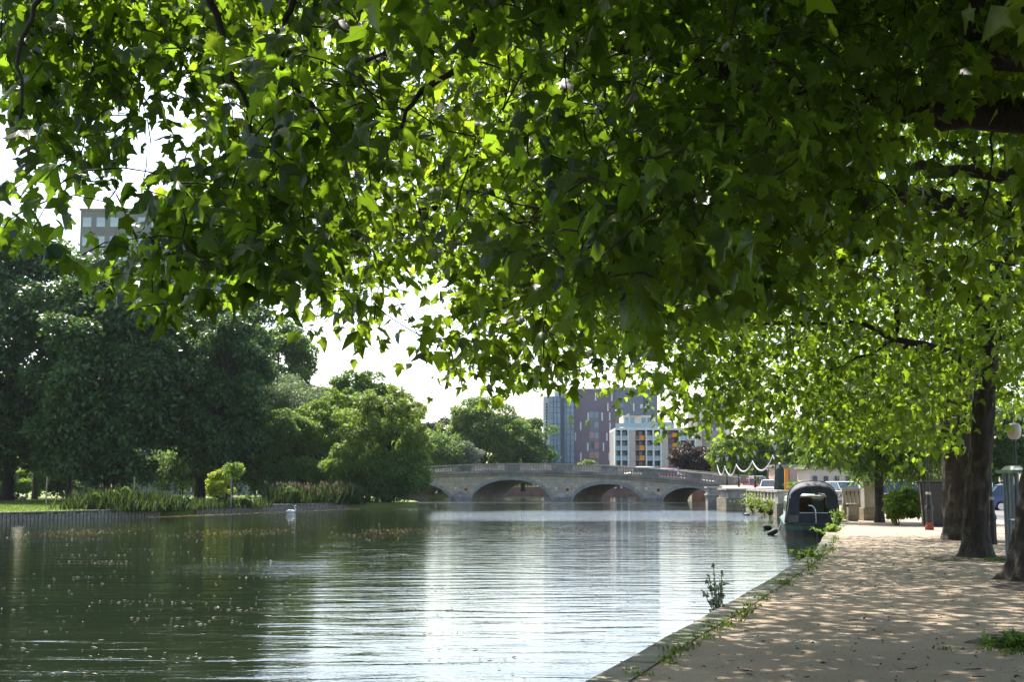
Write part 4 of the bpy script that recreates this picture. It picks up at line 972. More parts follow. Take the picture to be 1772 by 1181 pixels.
for i, (px, Y, a, w_, mm, lb) in enumerate(((176, 85.5, 852, 10, 'leaf_mid_green', 'small dark bush at the left end of the reeds'), (205, 87, 846, 13, 'leaf_bright', 'light leafy bush standing up among the left reeds'), (226, 87.5, 838, 9, 'leaf_mid_green', 'thin tall leafy shrub among the left reeds'),
        (318, 93.5, 858, 26, 'leaf_dark', 'dark low bush filling the gap between the two timber edgings'), (430, 101, 858, 16, 'leaf_mid_green', 'low dark bush right of the yellow maple'))):
    pt('waterside_bush', lb, 'bush', px, a, 888, w_, Y, mm, 3200, .14, 270+i, puffs=20, tr=.02, pf=.36, stems=2)
pt('waterside_bush', 'dark bushes seen through the leftmost bridge arch', 'bush', 752, 832, 872, 34, 196, 'leaf_dark', 9000, .24, 280, puffs=24, tr=.05, pf=.36, stems=2)
def scatter(name, pts, w_, n, h, m_, seed, zf, clump=14):
    rs = np.random.RandomState(seed); k = max(1, n//clump); u = rs.rand(k)*(len(pts)-1); i = np.minimum(u.astype(int), len(pts)-2); f = (u-i)[:, None]; p = np.array(pts)
    c = p[i]*(1-f)+p[i+1]*f + rs.normal(size=(k, 2))*w_; c = np.repeat(c, clump, 0) + rs.normal(size=(k*clump, 2))*.05
    C = np.c_[c, [zf(a, b) for a, b in c]]; tag(blades(C, h*rs.uniform(.4, 1.2, len(C))*np.repeat(rs.uniform(.5, 1.3, k), clump), rs, m_, name, None, .012, .4), kind='stuff')
scatter('grass', [(qx(y)+.36, y) for y in (11, 13, 16, 18.5, 22, 26, 32, 40)], .06, 1500, .055, 'grass', 71, lambda a, b: .6)
scatter('grass', [(8.3, 20.0), (8.6, 19.6), (9.3, 20.0)], .3, 700, .07, 'grass', 72, lambda a, b: .6)
scatter('grass', [(9.4, 27.8), (10.4, 27.6), (11.2, 28)], .4, 500, .07, 'grass', 73, lambda a, b: .6)
rs = np.random.RandomState(74); n = 60000; c = np.c_[rs.uniform(-60, -9, n), rs.uniform(77, 135, n)]
ok = []; 
LBx = [a for a, b in LB[3:12]]; LBy = [b for a, b in LB[3:12]]
lim = np.interp(c[:, 1], [76.7, 88.8, 95.5, 115, 123, 142], [-29.7, -23.8, -23, -14.6, -10, -14]); c = c[c[:, 0] < lim-.1]
tag(blades(np.c_[c, np.full(len(c), .45)], rs.uniform(.06, .17, len(c)), rs, 'grass', 'lawn_grass', None, .03, .35), kind='stuff')
# leafy weeds growing from the quay
def weed(label, x, y, z, h, n, seed, sz=.09, m_='leaf_bright', spread=.22):
    t = thing('weed', label, 'weed', (x, y, z)); rs = np.random.RandomState(seed); rg = random.Random(seed); st = MB(); C = []; D = []
    for i in range(n):
        e = Vector((rg.gauss(0, spread), rg.gauss(0, spread), h*rg.uniform(.5, 1.1))); pts = smooth_path([(rg.gauss(0, .03), rg.gauss(0, .03), -.05), e*.5+Vector((0, 0, .03)), e], 4); st.tube(pts, [.005]*len(pts), 4, cap=False)
        for p in pts[1:]:
            for _ in range(3): C.append(np.array(p)+np.array((x, y, z))+rs.normal(size=3)*.02); D.append(rs.normal(size=3)+np.array([0, 0, .2]))
    st.build('stems', M['grass'], t); C = np.array(C); D = nrm(np.array(D)); leaf_object('leaves', C, D, nrm(rs.normal(size=C.shape)*.5+np.array([0, 0, 1])), sz*rs.uniform(.5, 1.2, len(C)), TB, m_, t, rs=rs, width=.6)
weed('wispy weed rising from the quay edge above the water in the foreground', *[qx(17.4)-.06, 17.4, .35], .75, 10, 81, .075, 'leaf_silver', .13)
weed('small leafy weed on the quay edge below the boat', qx(29)-.05, 29, .45, .35, 12, 82, .1)
weed('low weed clump between the path corner and the boat stern', X(1428, 43.5), 43.5, .45, .4, 18, 83, .11, spread=.24)
weed('tall green weed clump against the stern of the boat', X(1440, 50), 50, .45, .75, 16, 84, .12, spread=.14)
weed('broad leaved weed in the bare patch at the lower right', 4.95, 13.2, .6, .08, 11, 85, .09, 'leaf_mid_green', .2)
scatter('grass', [(4.7, 12.9), (5.3, 13.3), (6.2, 13.4)], .25, 900, .06, 'grass', 76, lambda a, b: .6)
for i, (x, y, h, lb) in enumerate(((17.1, 88, 1.0, 'ivy and weeds hanging on the embankment wall nearest the end pier'), (17.7, 94, 1.2, 'weeds in the middle of the embankment wall'), (18.3, 101, 1.2, 'weeds on the embankment wall beside the bastion'), (14.9, 62, .8, 'grassy weeds beside the moored boat'))):
    weed(lb, x-.2, y, .1, h, 40, 90+i, .16, 'leaf_yellow', .7)
# fallen leaves and litter of the tree on the path
rs = np.random.RandomState(95); n = 1300; yy = 9+36*rs.rand(n)**1.5; xx = np.array([qx(a) for a in yy]) + .3 + rs.rand(n)**.8*8
M['deadleaf'] = leafmat('fallen leaf', (.07, .04, .015), (.16, .10, .04), (.12, .07, .02), .1, .8, .1)
tag(leaf_object('fallen_leaves', np.c_[xx, yy, np.full(n, .615)], rs.normal(size=(n, 3))*np.array([1, 1, .05]), np.tile([0, 0, 1.], (n, 1)), rs.uniform(.012, .06, n), TM, 'deadleaf', rs=rs), kind='stuff')
rs = np.random.RandomState(97); mb = MB()
for i in range(46):
    y = 9.5+26*rs.rand()**1.4; x = qx(y)+.5+rs.rand()*6.5; a = rs.rand()*6.28; l = rs.uniform(.04, .22)
    p0 = Vector((x, y, .613)); d = Vector((math.cos(a), math.sin(a), .03)); e = Vector((-d.y, d.x, 0))
    mb.tube([p0, p0+d*l*.5+e*l*.12, p0+d*l], [.006, .005, .003], 4)
    if i % 3 == 0: mb.tube([p0+d*l*.4, p0+d*l*.55+e*l*.4], [.004, .002], 4)
tag(mb.build('fallen_twigs', 'twig'), kind='stuff')
rs = np.random.RandomState(98); n = 5000; yy = 9+30*rs.rand(n)**1.6; xx = np.array([qx(a) for a in yy]) + .36 + rs.rand(n)*7.5
M['grit'] = leafmat('loose grit', (.16, .13, .10), (.42, .36, .28), (.2, .2, .2), .02, .9, .1)
tag(leaf_object('loose_grit', np.c_[xx, yy, np.full(n, .604)], rs.normal(size=(n, 3))*np.array([1, 1, .3]), rs.normal(size=(n, 3))*.3+np.array([0, 0, 1]), rs.uniform(.008, .026, n), TB, 'grit', rs=rs), kind='stuff')
# floating fluff and leaves on the water
rs = np.random.RandomState(96); n = 2000; yy = 9+np.abs(rs.rand(n))**1.3*90; xx = -yy*.40 + rs.rand(n)**1.2*yy*.55
k = rs.rand(n) < .5; cl = rs.randint(0, 60, n); cxy = np.c_[-rs.uniform(.02, .38, 60), rs.uniform(11, 60, 60)]
xx = np.where(k, cxy[cl, 0]*cxy[cl, 1]+rs.normal(size=n)*.5, xx); yy = np.where(k, cxy[cl, 1]+rs.normal(size=n)*.18, yy)
ok = (xx < np.array([qx(a) for a in yy])-.3) & (xx > np.interp(yy, [b for a, b in LB[:4]], [a for a, b in LB[:4]])+.5)
n2 = 5200; y2 = rs.normal(60, 2.6, n2)+1.5*np.sin(rs.rand(n2)*9); x2 = rs.uniform(-25, 11, n2); k2 = rs.rand(n2) < .4+.4*np.sin(x2*.9); x2 = x2[k2]; y2 = y2[k2]
u3 = rs.rand(1600)*2; x3 = np.interp(u3, [0, 1, 2], [-23.5, -20.6, -13.2])-.1+rs.rand(1600)*1.2; y3 = np.interp(u3, [0, 1, 2], [88, 95.5, 115])-1.0-np.abs(rs.normal(size=1600))*1.4
M['flecks'] = leafmat('floating pollen', (.20, .15, .06), (.40, .32, .15), (.2, .15, .05), .1, .8, .1)  # yellow brown flecks floating in two bands
cc = np.c_[np.r_[x2, x3], np.r_[y2, y3], np.full(len(x2)+1600, .01)]; q2 = len(cc)
tag(leaf_object('floating_flecks', cc, rs.normal(size=(q2, 3))*np.array([1, .3, .02]), np.tile([0, 0, 1.], (q2, 1)), rs.uniform(.03, .13, q2), TD, 'flecks', rs=rs, width=.6), kind='stuff')
M['fluff'] = leafmat('willow fluff', (.42, .42, .38), (.6, .6, .55), (.3, .3, .25), .2, .7, .1)
m_ = int(ok.sum()); tag(leaf_object('floating_fluff', np.c_[xx, yy, np.full(n, .012)][ok], rs.normal(size=(m_, 3))*np.array([1, .25, .02]), np.tile([0, 0, 1.], (m_, 1)), rs.uniform(.02, .12, m_)*rs.rand(m_)**.5, TD, 'fluff', rs=rs, width=.5), kind='stuff')
# ================================================================== NARROWBOAT
def narrowboat():
    st = Vector((X(1401, 55), 55, 0)); az = math.atan2(2.75, 15)      # heading away from camera, slightly right
    t = thing('narrowboat', 'green and black narrowboat with a dark canvas hood moored at the path corner', 'boat', st, -az)
    M['hull'] = mat('hull black', (.014, .012, .013), .45, var=.4, scale=3, big=(.05, .03, .03)); M['green'] = mat('green gunwale', (.008, .085, .036), .35, var=.15, scale=3)
    M['cabin'] = mat('cabin cream green', (.42, .44, .36), .45, var=.1, scale=1.5); M['canvas'] = mat('canvas', (.035, .036, .048), .7, var=.35, scale=4.5, bmp=.05)
    M['pvc'] = glassmat('clear vinyl', (.10, .11, .12), .12, .9); M['wood'] = mat('varnished wood', (.22, .09, .03), .4, var=.3, scale=6)
    W = 1.17; Lh = 14.5
    # hull: plan outline with rounded counter stern and tapered bow
    def plan(g, z0, z1, nm, mm, bowlift=0):
        pts = []
        for i in range(9): a = math.pi*(1+i/8); pts.append(((W+g)*math.cos(a), .55+(.55+g)*math.sin(a)))
        pts += [(W+g, Lh-3.2), ((W+g)*.85, Lh-1.7), ((W+g)*.5, Lh-.5), (0, Lh+g), (-(W+g)*.5, Lh-.5), (-(W+g)*.85, Lh-1.7), (-(W+g), Lh-3.2)]
        n = len(pts); zt = lambda y: z1 + bowlift*max(0, (y-Lh+4)/4)**2
        mb = MB(); mb.add([(x, y, z0) for x, y in pts]+[(x, y, zt(y)) for x, y in pts], [(i, (i+1) % n, n+(i+1) % n, n+i) for i in range(n)] + [tuple(range(n, 2*n))])
        return mb.build(nm, mm, t)
    plan(-.03, -.5, .27, 'hull', M['hull'], .3); plan(.0, .27, .50, 'gunwale', M['green'], .3); plan(.035, .44, .485, 'rubbing_strake', M['hull'], .3)
    plan(.012, .49, .515, 'deck', M['green'], .3)
    # cabin
    c = MB(); prof = [(-1.03, .5), (-.93, 1.52), (-.6, 1.62), (0, 1.66), (.6, 1.62), (.93, 1.52), (1.03, .5)]
    c.extrude_xz(prof, 2.55, 11.6); c.build('cabin', M['cabin'], t)
    for s_ in (-1, 1):
        for y in (3.6, 5.4, 7.4, 9.4):
            w_ = MB(); w_.box((s_*.992, y, 1.12), (.05, .9, .42)); f = w_.build('window', 'glass', t)
            MB().box((s_*.985, y, 1.12), (.045, 1.0, .52)).build('frame', 'chrome', f)
        MB().tube([(s_*.87, 2.7, 1.66), (s_*.87, 11.4, 1.66)], .018, 6).build('handrail', M['green'], t)
    # roof clutter: planters, pole
    for x, y, mm in ((-.35, 9.0, 'wood'), (.2, 8.0, 'green'), (-.5, 6.6, 'rust')):
        b = MB().box((x, y, 1.8), (.5, .3, .24)).build('roof_box', M[mm], t); rs = np.random.RandomState(int(y*7)); n = 90
        C = np.c_[x+rs.normal(size=n)*.2, y+rs.normal(size=n)*.12, 1.95+rs.rand(n)*.25]
        o = leaf_object('plants', C, rsph(rs, n), rsph(rs, n), rs.uniform(.08, .16, n), TB, 'leaf_mid_green', None, rs=rs); o.parent = t
    MB().tube(smooth_path([(-1.16, .7, .5), (-1.25, .9, .42), (-1.3, 1.1, .1)], 3), .012, 5).build('fender_rope', 'white', t)
    MB().lathe([(.09, 0), (.09, .35), (.12, .36), (.12, .42)], (.35, 5.2, 1.64), 10).build('chimney', 'black', t)
    for y in (1.0, 1.7, 2.4):
        for s_ in (-1, 1): MB().lathe([(.02, 0), (.03, .015), (.02, .03)], (s_*1.1, y, .53), 8).build('canvas_stud', 'chrome', t)
    MB().tube([(-.75, 4, 1.72), (-.75, 10, 1.74)], .03, 6).build('boat_pole', M['wood'], t)
    # stern hood: side walls leaning in, rounded roof, open window in the back
    def arch(w_, zt, n=14, zb=.52, e=2.6):
        pts = [(-w_, zb)]
        for i in range(n+1):
            a = math.pi*(1-i/n); cx = math.copysign(abs(math.cos(a))**(2/e), math.cos(a)); sz = abs(math.sin(a))**(2/e)
            pts.append((w_*.90*cx, zb+.75+(zt-zb-.75)*sz))
        return pts + [(w_, zb)]
    def loft(secs, nm, mm, closed=False, smooth=False):
        mb = MB(); n = len(secs[0][1]); vs = [(x, y, z) for y, s_ in secs for x, z in s_]; fs = [(i*n+j, i*n+j+1, (i+1)*n+j+1, (i+1)*n+j) for i in range(len(secs)-1) for j in range(n-1)]
        mb.add(vs, fs); o = mb.build(nm, mm, t, smooth=smooth)
        so_ = o.modifiers.new('thick', 'SOLIDIFY'); so_.thickness = .012; return o
    A0 = arch(1.13, 2.02); A1 = arch(1.13, 2.26); A2 = arch(1.10, 2.22)
    loft([(.12, arch(1.10, 2.0)), (.35, arch(1.13, 2.14)), (.9, A1), (1.7, A1), (2.6, A2)], 'hood', M['canvas'], smooth=True)
    for yb in (.92, 1.72):   # hoop seams
        MB().tube([(x*1.012, yb, z*1.008) for x, z in A1], .02, 5).build('hood_seam', 'rubber', t)
    # back panel with opening
    o_ = arch(1.10, 2.0); x0, x1, z0, z1 = -.56, .56, .98, 1.78
    hole = [(x0, z0)] + [(x0, z1-.18), (x0+.1, z1-.04), (x0+.3, z1)] + [(x1-.3, z1), (x1-.1, z1-.04), (x1, z1-.18)] + [(x1, z0)]
    mb = MB(); nO = len(o_); 
    # strips: left jamb, right jamb, top, bottom from sampled columns
    cols = sorted(set([round(-1.1+i*.1, 3) for i in range(23)]+[x0, x1, x0+.1, x0+.3, x1-.3, x1-.1]))
    def ztop_(x):
        xs = [p[0] for p in o_[1:-1]]; zs = [p[1] for p in o_[1:-1]]
        return float(np.interp(x, xs, zs)) if abs(x) <= .99 else .52+ (1.1-abs(x))/.11*.7
    def hz(x): return float(np.interp(x, [p[0] for p in hole[1:-1]], [p[1] for p in hole[1:-1]]))
    vs = []; fs = []
    def quad(a, b, c, d): n = len(vs); vs.extend([a, b, c, d]); fs.append((n, n+1, n+2, n+3))
    yb = lambda x, z: .12 - .10*(1-(x/1.1)**2) + 0*z
    for a, b in zip(cols, cols[1:]):
        ta, tb = ztop_(a), ztop_(b)
        if a >= x0-1e-6 and b <= x1+1e-6:
            quad((a, yb(a, 0), .52), (b, yb(b, 0), .52), (b, yb(b, 0), z0), (a, yb(a, 0), z0)); quad((a, yb(a, 0), hz(a)), (b, yb(b, 0), hz(b)), (b, yb(b, 0), tb), (a, yb(a, 0), ta))
        else: quad((a, yb(a, 0), .52), (b, yb(b, 0), .52), (b, yb(b, 0), tb), (a, yb(a, 0), ta))
    mb.add(vs, fs); o = mb.build('hood_back', M['canvas'], t); q = o.modifiers.new('thick', 'SOLIDIFY'); q.thickness = .014
    MB().box((0, .0, .965), (1.14, .04, .03)).build('window_hem', 'white', t)
    for s_ in (-1, 1): MB().box((s_*1.075, 1.3, 1.0), (.02, .75, .55)).build('side_window', M['pvc'], t)
    MB().box((-.82, .02, .72), (.42, .03, .3)).build('corner_window', M['pvc'], t)
    # inside the hood
    MB().box((-.42, 2.5, 1.05), (.9, .06, 1.05)).build('cabin_door', M['wood'], t); MB().box((.72, 2.5, 1.05), (.4, .06, 1.05)).build('cabin_bulkhead', M['wood'], t)
    MB().box((0, 2.45, 1.62), (1.1, .05, .05)).build('hatch_rail', 'white', t)
    MB().box((.75, 1.5, 1.35), (.3, .3, .45), .3).build('hanging_coat', M['cabin'], t)
    # tiller
    MB().tube(smooth_path([(.08, -.10, .5), (.08, -.14, .8), (.05, -.16, 1.12), (-.05, -.1, 1.24), (-.22, .02, 1.27)], 5), .028, 8).build('tiller', 'chrome', t, smooth=True)
    MB().tube(smooth_path([(-.1, -.1, .5), (.1, -.35, .3), (.1, -.42, -.3)], 4), .04, 8).build('rudder_post', 'hull' if 'hull' in M else 'black', t)
    MB().tube([(.82, -.0, .5), (.82, .0, .68)], .04, 8).build('mooring_dolly', 'chrome', t)
    rg = random.Random(3); MB().tube(smooth_path([(.82, 0, .62), (.7, -.2, .35), (.8, -.3, .18), (.9, -.18, .42), (.84, -.02, .6), (1.0, .1, .45), (1.3, -.5, .5), (1.75, -1.4, .62)], 5), .016, 6).build('mooring_rope', 'white', t)
narrowboat()
for i, (px, py, ln, rot, lb) in enumerate(((1328, 914, .42, .15, 'black fender floating farther out beside the stern of the boat'), (1337, 923, .5, -.5, 'black fender hanging tilted at the boat corner'))):
    p = G(px, py, .08); t = thing('fender', lb, 'fender', (p.x, p.y, .1), 0, 'black fenders beside the narrowboat')
    d = Vector((math.cos(rot), .1, -math.sin(rot)*.8)); MB().tube([d*-ln/2, d*-ln*.42, d*-ln*.3, d*ln*.3, d*ln*.42, d*ln/2], [.03, .09, .115, .115, .09, .03], 10).build('body', 'rubber', t, smooth=True)
    MB().tube(smooth_path([d*ln/2, d*ln*.5+Vector((.2, .1, .35))], 3), .012, 5).build('rope', 'white', t)
# ================================================================== LAMP POSTS WITH FESTOON LIGHTS
def lamp(label, x, y, z, h, twin=0):
    t = thing('lamp_post', label, 'lamp post', (x, y, z), 0, 'black lantern posts beyond the boat')
    MB().lathe([(.16, 0), (.16, .12), (.11, .2), (.11, .9), (.13, .95), (.06, 1.05), (.05, h-.9), (.08, h-.86), (.04, h-.8)], seg=10).build('post', 'black', t)
    M.setdefault('lanternglass', glassmat('lantern glass', (.5, .5, .48), .3, .6))
    MB().tube([(-.3, 0, h-1.05), (.3, 0, h-1.05)], .022, 6).build('ladder_bar', 'black', t)
    MB().lathe([(.08, h-.8), (.19, h-.35)], seg=6).build('lantern_glass', M['lanternglass'], t)
    MB().lathe([(.2, h-.35), (.21, h-.3), (.1, h-.12), (.04, h-.08), (.03, h)], seg=6).build('lantern_cap', 'black', t)
    return Vector((x, y, z+h*.72))
LP = [(1239, 156, 788, 840), (1254, 150, 786, 845), (1274, 142, 783, 848), (1302, 130, 774, 850), (1337, 118, 764, 850)]
ords = ('smallest black lantern post at the bridge end of the festoon', 'second lantern post from the bridge', 'middle lantern post of the festoon row', 'lantern post in front of the red car', 'tallest lantern post nearest the boat beside the closed parasol')
tips = []
for (px, Y, pt_, pb), lb in zip(LP, ords):
    zt = Z(pt_, Y); zb = min(gz(Y), Z(pb, Y)); tips.append(lamp(lb, X(px, Y), Y, zb, zt-zb))
att = [P(px, py, Y) for (px, py, Y) in ((1241, 805, 156), (1254, 807, 150), (1274, 804, 142), (1302, 798, 130), (1337, 788, 118), (1352, 800, 116))]
fw = ('from the bridge end to the second post', 'between second and middle posts', 'between middle post and the red car post', 'above the white cars', 'right of the tallest post')
sags = (1.05, 1.05, .85, 1.1, .3)
for a, b, sg, lb in zip(att, att[1:], sags, fw):
    mb = MB(); n = 22; cb = MB(); pts = []
    for i in range(n+1):
        u = i/n; p = a+(b-a)*u; p.z -= sg*4*u*(1-u); pts.append(p)
    t = thing('festoon', 'string of white light bulbs sagging '+lb, 'string lights', a, 0, 'festoon light strings')
    cb.tube(pts, .03, 5).build('cable', 'white', t, world=True)
    for p in pts[1:-1:1]: mb.lathe([(.02, -.13), (.055, -.1), (.06, -.06), (.02, 0)], tuple(p), 6)
    mb.build('bulbs', 'white', t, world=True)
# posts on the path
def heritage_post(label, px, pybase, w_, collar, redbase, topy=600):
    g = G(px, pybase, .6); k = g.y/F; s_ = k
    t = thing('lamp_post', label, 'lamp post', (g.x, g.y, .6), 0, 'lamp posts along the riverside path'); H = 5.2
    r = w_*s_/2; hc = (pybase-collar)*s_
    b1 = [(r, 0), (r, .1), (r*.88, .14), (r*.86, hc*.52), (r*1.02, hc*.55), (r*1.0, hc*.6), (r*.7, hc*.68), (r*.55, hc*.96)]
    MB().lathe(b1, seg=8).build('base', 'black', t)
    MB().lathe([(r*.62, hc*.96), (r*.64, hc*1.0), (r*.5, hc*1.03)], seg=12).build('collar', 'stone_pale', t)
    if redbase: MB().lathe([(r*1.03, .0), (r*1.03, .12), (r*.91, .16), (r*.89, .25)], seg=8).build('worn_red_plinth', 'rust', t)
    MB().lathe([(r*.34, hc), (r*.32, H*.6), (r*.2, H-.9)], seg=10).build('shaft', 'black', t)
    MB().tube([(-.3, 0, H-1.15), (.3, 0, H-1.15)], .02, 6).build('ladder_bar', 'black', t)
    MB().lathe([(.09, H-.9), (.2, H-.4)], seg=6).build('lantern_glass', M['lanternglass'], t); MB().lathe([(.22, H-.4), (.1, H-.18), (.03, H-.1), (.02, H)], seg=6).build('lantern_cap', 'black', t)
heritage_post('black lamp post with worn red foot in front of the litter bin', 1608.5, 918, 15, 855, True)
heritage_post('black lamp post with bell shaped base just right of the leaning plane trunk', 1718, 943, 17, 864, False)
# globe lamp on slim pole at right edge
g = G(1763, 955, .6); Yg = g.y
t = thing('globe_lamp', 'slim black pole lamp with a squashed cream globe at the right edge', 'street lamp', (g.x, Yg, .6)); zg = Z(746, Yg)-.6; k = Yg/F
MB().lathe([(.06, 0), (.05, 1.2), (.035, 1.25), (.03, zg-.2)], seg=10).build('pole', 'black', t)
M['globe'] = mat('cream globe', (.62, .55, .44), .35, var=.12, scale=6)
MB().lathe([(.06, zg-15*k), (8*k, zg-13*k), (11.3*k, zg-8*k), (12*k, zg), (11.3*k, zg+8*k), (8*k, zg+12.5*k), (.03, zg+13.5*k)], seg=20).build('globe', M['globe'], t, smooth=True)
MB().tube(smooth_path([(0, 0, zg+13*k), (0, 0, zg+20*k), (4*k, 0, zg+25*k), (10*k, 0, zg+24*k), (13*k, 0, zg+18*k)], 4), .012, 6).build('hook', 'chrome', t)
# grey double post with flat green top
Yp = G(1745, 980, .6).y
t = thing('information_board', 'grey twin post notice board with a flat green roof at the right edge', 'notice board', (X(1745, Yp), Yp, .6)); hh = Z(820, Yp)-.6; k = Yp/F
M['boardgreen'] = mat('board green', (.10, .22, .15), .5)
for dx in (-4.5, 4.5): MB().lathe([(4*k, 0), (4*k, hh)], (dx*k, 0, 0), 12).build('post', 'grey', t)
for dx in (13, 19): MB().lathe([(3.2*k, 0), (3.2*k, hh)], (dx*k, .9, 0), 12).build('post', 'grey', t)
MB().box((9*k, .3, hh+.04), (34*k, .9, .06)).build('roof', M['boardgreen'], t); MB().box((9*k, .3, hh+.11), (20*k, .7, .08), 0, 0, .6).build('roof_ridge', 'white', t)
MB().box((0, -.02, hh*.5), (20*k, .01+8*k, .03)).build('strap', 'chrome', t)
MB().box((14*k, .85, hh*.55), (3*k, .03, .9)).build('panel', 'grey', t)
# black tapered litter bin / hoarding
Yb = G(1600, 912, .6).y; k = Yb/F
t = thing('litter_bin', 'tall black bin flaring toward the top with a timber side post', 'litter bin', (X(1604, Yb), Yb, .6))
hb = 75*k; mb = MB(); a, b = 16*k, 20.5*k
mb.add([(-a, -a*.6, 0), (a, -a*.6, 0), (a, a*.6, 0), (-a, a*.6, 0), (-b, -b*.6, hb), (b, -b*.6, hb), (b, b*.6, hb), (-b, b*.6, hb)], [(0, 3, 2, 1), (4, 5, 6, 7), (0, 1, 5, 4), (1, 2, 6, 5), (2, 3, 7, 6), (3, 0, 4, 7)])
mb.build('body', 'black', t, bevel=.02); MB().box((0, 0, hb+.03), (2*b+.06, 1.2*b+.06, .06)).build('lid', 'black', t, bevel=.015); MB().tube([(-a-.04, -.1, 0), (-b-.04, -.1, hb-.05)], .03, 4).build('timber_post', M['timber'], t)
# stone plinth / gate piers on the right of the boat
def plinth(label, px, ptop, pbot, wpx, Y):
    zb = gz(Y); k = Y/F; zt = Z(ptop, Y); t = thing('stone_plinth', label, 'plinth', (X(px, Y), Y, zb)); w_ = wpx*k; h = zt-zb
    MB().box((0, 0, h*.16), (w_*1.12, w_*1.1, h*.32)).build('base', 'wallstone', t, bevel=.02); MB().box((0, 0, h*.62), (w_*.95, w_*.95, h*.6)).build('shaft', 'stone_pale', t, bevel=.02); MB().box((0, 0, h*.96), (w_*1.08, w_*1.08, h*.09)).build('cap', 'stone_pale', t, bevel=.02)
plinth('large pale grey stone plinth left of the feathery tree trunk', 1498, 833, 905, 28, 57)
plinth('low squat stone post between the boat hood and the big plinth', 1466, 872, 904, 15, 56)
Yw = 58.5
t = thing('low_wall', 'low pale balustrade wall behind the boat hood and squat post', 'wall', (X(1450, Yw), Yw, .6)); L = X(1484, Yw)-X(1450, Yw)
MB().box((L/2, 0, .35), (L, .3, .7)).build('wall', 'wallstone', t); MB().box((L/2, 0, 1.3), (L+.1, .4, .12)).build('coping', 'stone_pale', t)
for i in range(5): MB().box((L*(i+.5)/5, 0, .97), (.13, .2, .54)).build('baluster', 'stone_pale', t)
# ================================================================== CARS
def car(label, x, y, z, rz, col, kind='hatch', L=4.1, W=1.76, H=1.48, group='cars parked beyond the path'):
    t = thing('parked_car', label, 'car', (x, y, z), rz, group); cm = mat('car paint '+label[:12], col, .22, .1, var=.02, spec=.8)
    suv = kind == 'suv'; bh = H*.58; hw = W/2
    # body along local y: front at -y
    f = -L/2; r = L/2
    side = [(f+.05, .28), (f, .55), (f+.12, bh-.12), (f+1.05, bh), (r-.25, bh+.03), (r-.02, bh-.15), (r, .45), (r-.08, .26)]
    mb = MB(); secs = [(-hw, .90), (-hw+.0, 1.0), (hw, 1.0)]
    def ring(xx, inset): return [(xx, p[0]+(inset if p[0] < 0 else -inset), p[1]-(inset*.5 if p[1] > bh-.2 else 0)) for p in side]
    rings = [ring(-hw+.06, .08), ring(-hw, .03) if False else ring(-hw, .06)]
    xs = [(-hw, .10), (-hw*.9, .02), (-hw*.5, 0), (hw*.5, 0), (hw*.9, .02), (hw, .10)]
    vs = [v for xx, ins in xs for v in ring(xx, ins)]; n = len(side); fs = [(i*n+j, i*n+(j+1) % n, (i+1)*n+(j+1) % n, (i+1)*n+j) for i in range(len(xs)-1) for j in range(n)] + [tuple(range(n-1, -1, -1)), tuple((len(xs)-1)*n+k for k in range(n))]
    mb.add(vs, fs); mb.build('body', cm, t, smooth=False, bevel=.03)
    c0, c1, c2, c3 = (f+.95, f+1.65, r-.75, r-.2) if not suv else (f+1.0, f+1.5, r-.35, r-.08)
    gh = MB(); tw = hw*.78; bw = hw*.95
    gh.add([(-bw, c0, bh-.03), (bw, c0, bh-.03), (bw, c3, bh), (-bw, c3, bh), (-tw, c1, H-.03), (tw, c1, H-.03), (tw, c2, H-.04), (-tw, c2, H-.04)], [(0, 1, 5, 4), (1, 2, 6, 5), (2, 3, 7, 6), (3, 0, 4, 7), (4, 5, 6, 7)])
    gh.build('windows', 'glass', t)
    rf = MB(); rf.add([(-tw*1.02, c1-.05, H-.035), (tw*1.02, c1-.05, H-.035), (tw*1.02, c2+.06, H-.045), (-tw*1.02, c2+.06, H-.045), (-tw*.85, c1+.15, H+.02), (tw*.85, c1+.15, H+.02), (tw*.85, c2-.1, H+.01), (-tw*.85, c2-.1, H+.01)], [(0, 1, 5, 4), (1, 2, 6, 5), (2, 3, 7, 6), (3, 0, 4, 7), (4, 5, 6, 7)])
    for sx in (-1, 1):
        for (ya, za), (yb_, zb_) in (((c0, bh-.03), (c1, H-.03)), ((c3, bh), (c2, H-.04)), (((c0+c3)/2, bh), ((c1+c2)/2, H-.03))):
            rf.tube([(sx*bw*1.005, ya, za), (sx*tw*1.01, yb_, zb_)], .035, 5)
    rf.build('roof', cm, t)
    for sx in (-1, 1):
        for yy in (f+.78, r-.78):
            wv = MB().tube([(sx*(hw-.2), yy, .31), (sx*(hw+.01), yy, .31)], .31, 18).build('wheel', 'rubber', t); MB().tube([(sx*(hw-.1), yy, .31), (sx*(hw+.02), yy, .31)], .19, 12).build('rim', 'chrome', wv)
        MB().box((sx*(hw-.25), f+.07, bh-.24), (.36, .14, .14)).build('headlight', 'white', t, bevel=.02); MB().box((sx*(hw-.17), r-.04, bh-.18), (.2, .1, .2)).build('tail_light', 'rust', t)
        MB().box((sx*(hw+.08), c0+.35, bh+.06), (.16, .1, .12)).build('wing_mirror', cm, t)
    MB().box((0, f-.005, .42), (1.0, .06, .2)).build('grille', 'black', t); MB().box((0, r+.0, .5), (.52, .04, .12)).build('number_plate', 'white', t)
    return t
car('red hatchback seen from behind beside the lantern post', X(1296, 150)+.1, 150, 1.55-.35, .1+math.pi, (.42, .012, .015), L=3.9, W=1.72)
car('white hatchback facing the river right of the red one', X(1327, 128), 128, .98, -.25, (.72, .72, .72))
car('silver car partly behind the red hatchback', X(1306, 160), 160, 1.5, .15, (.55, .57, .6))
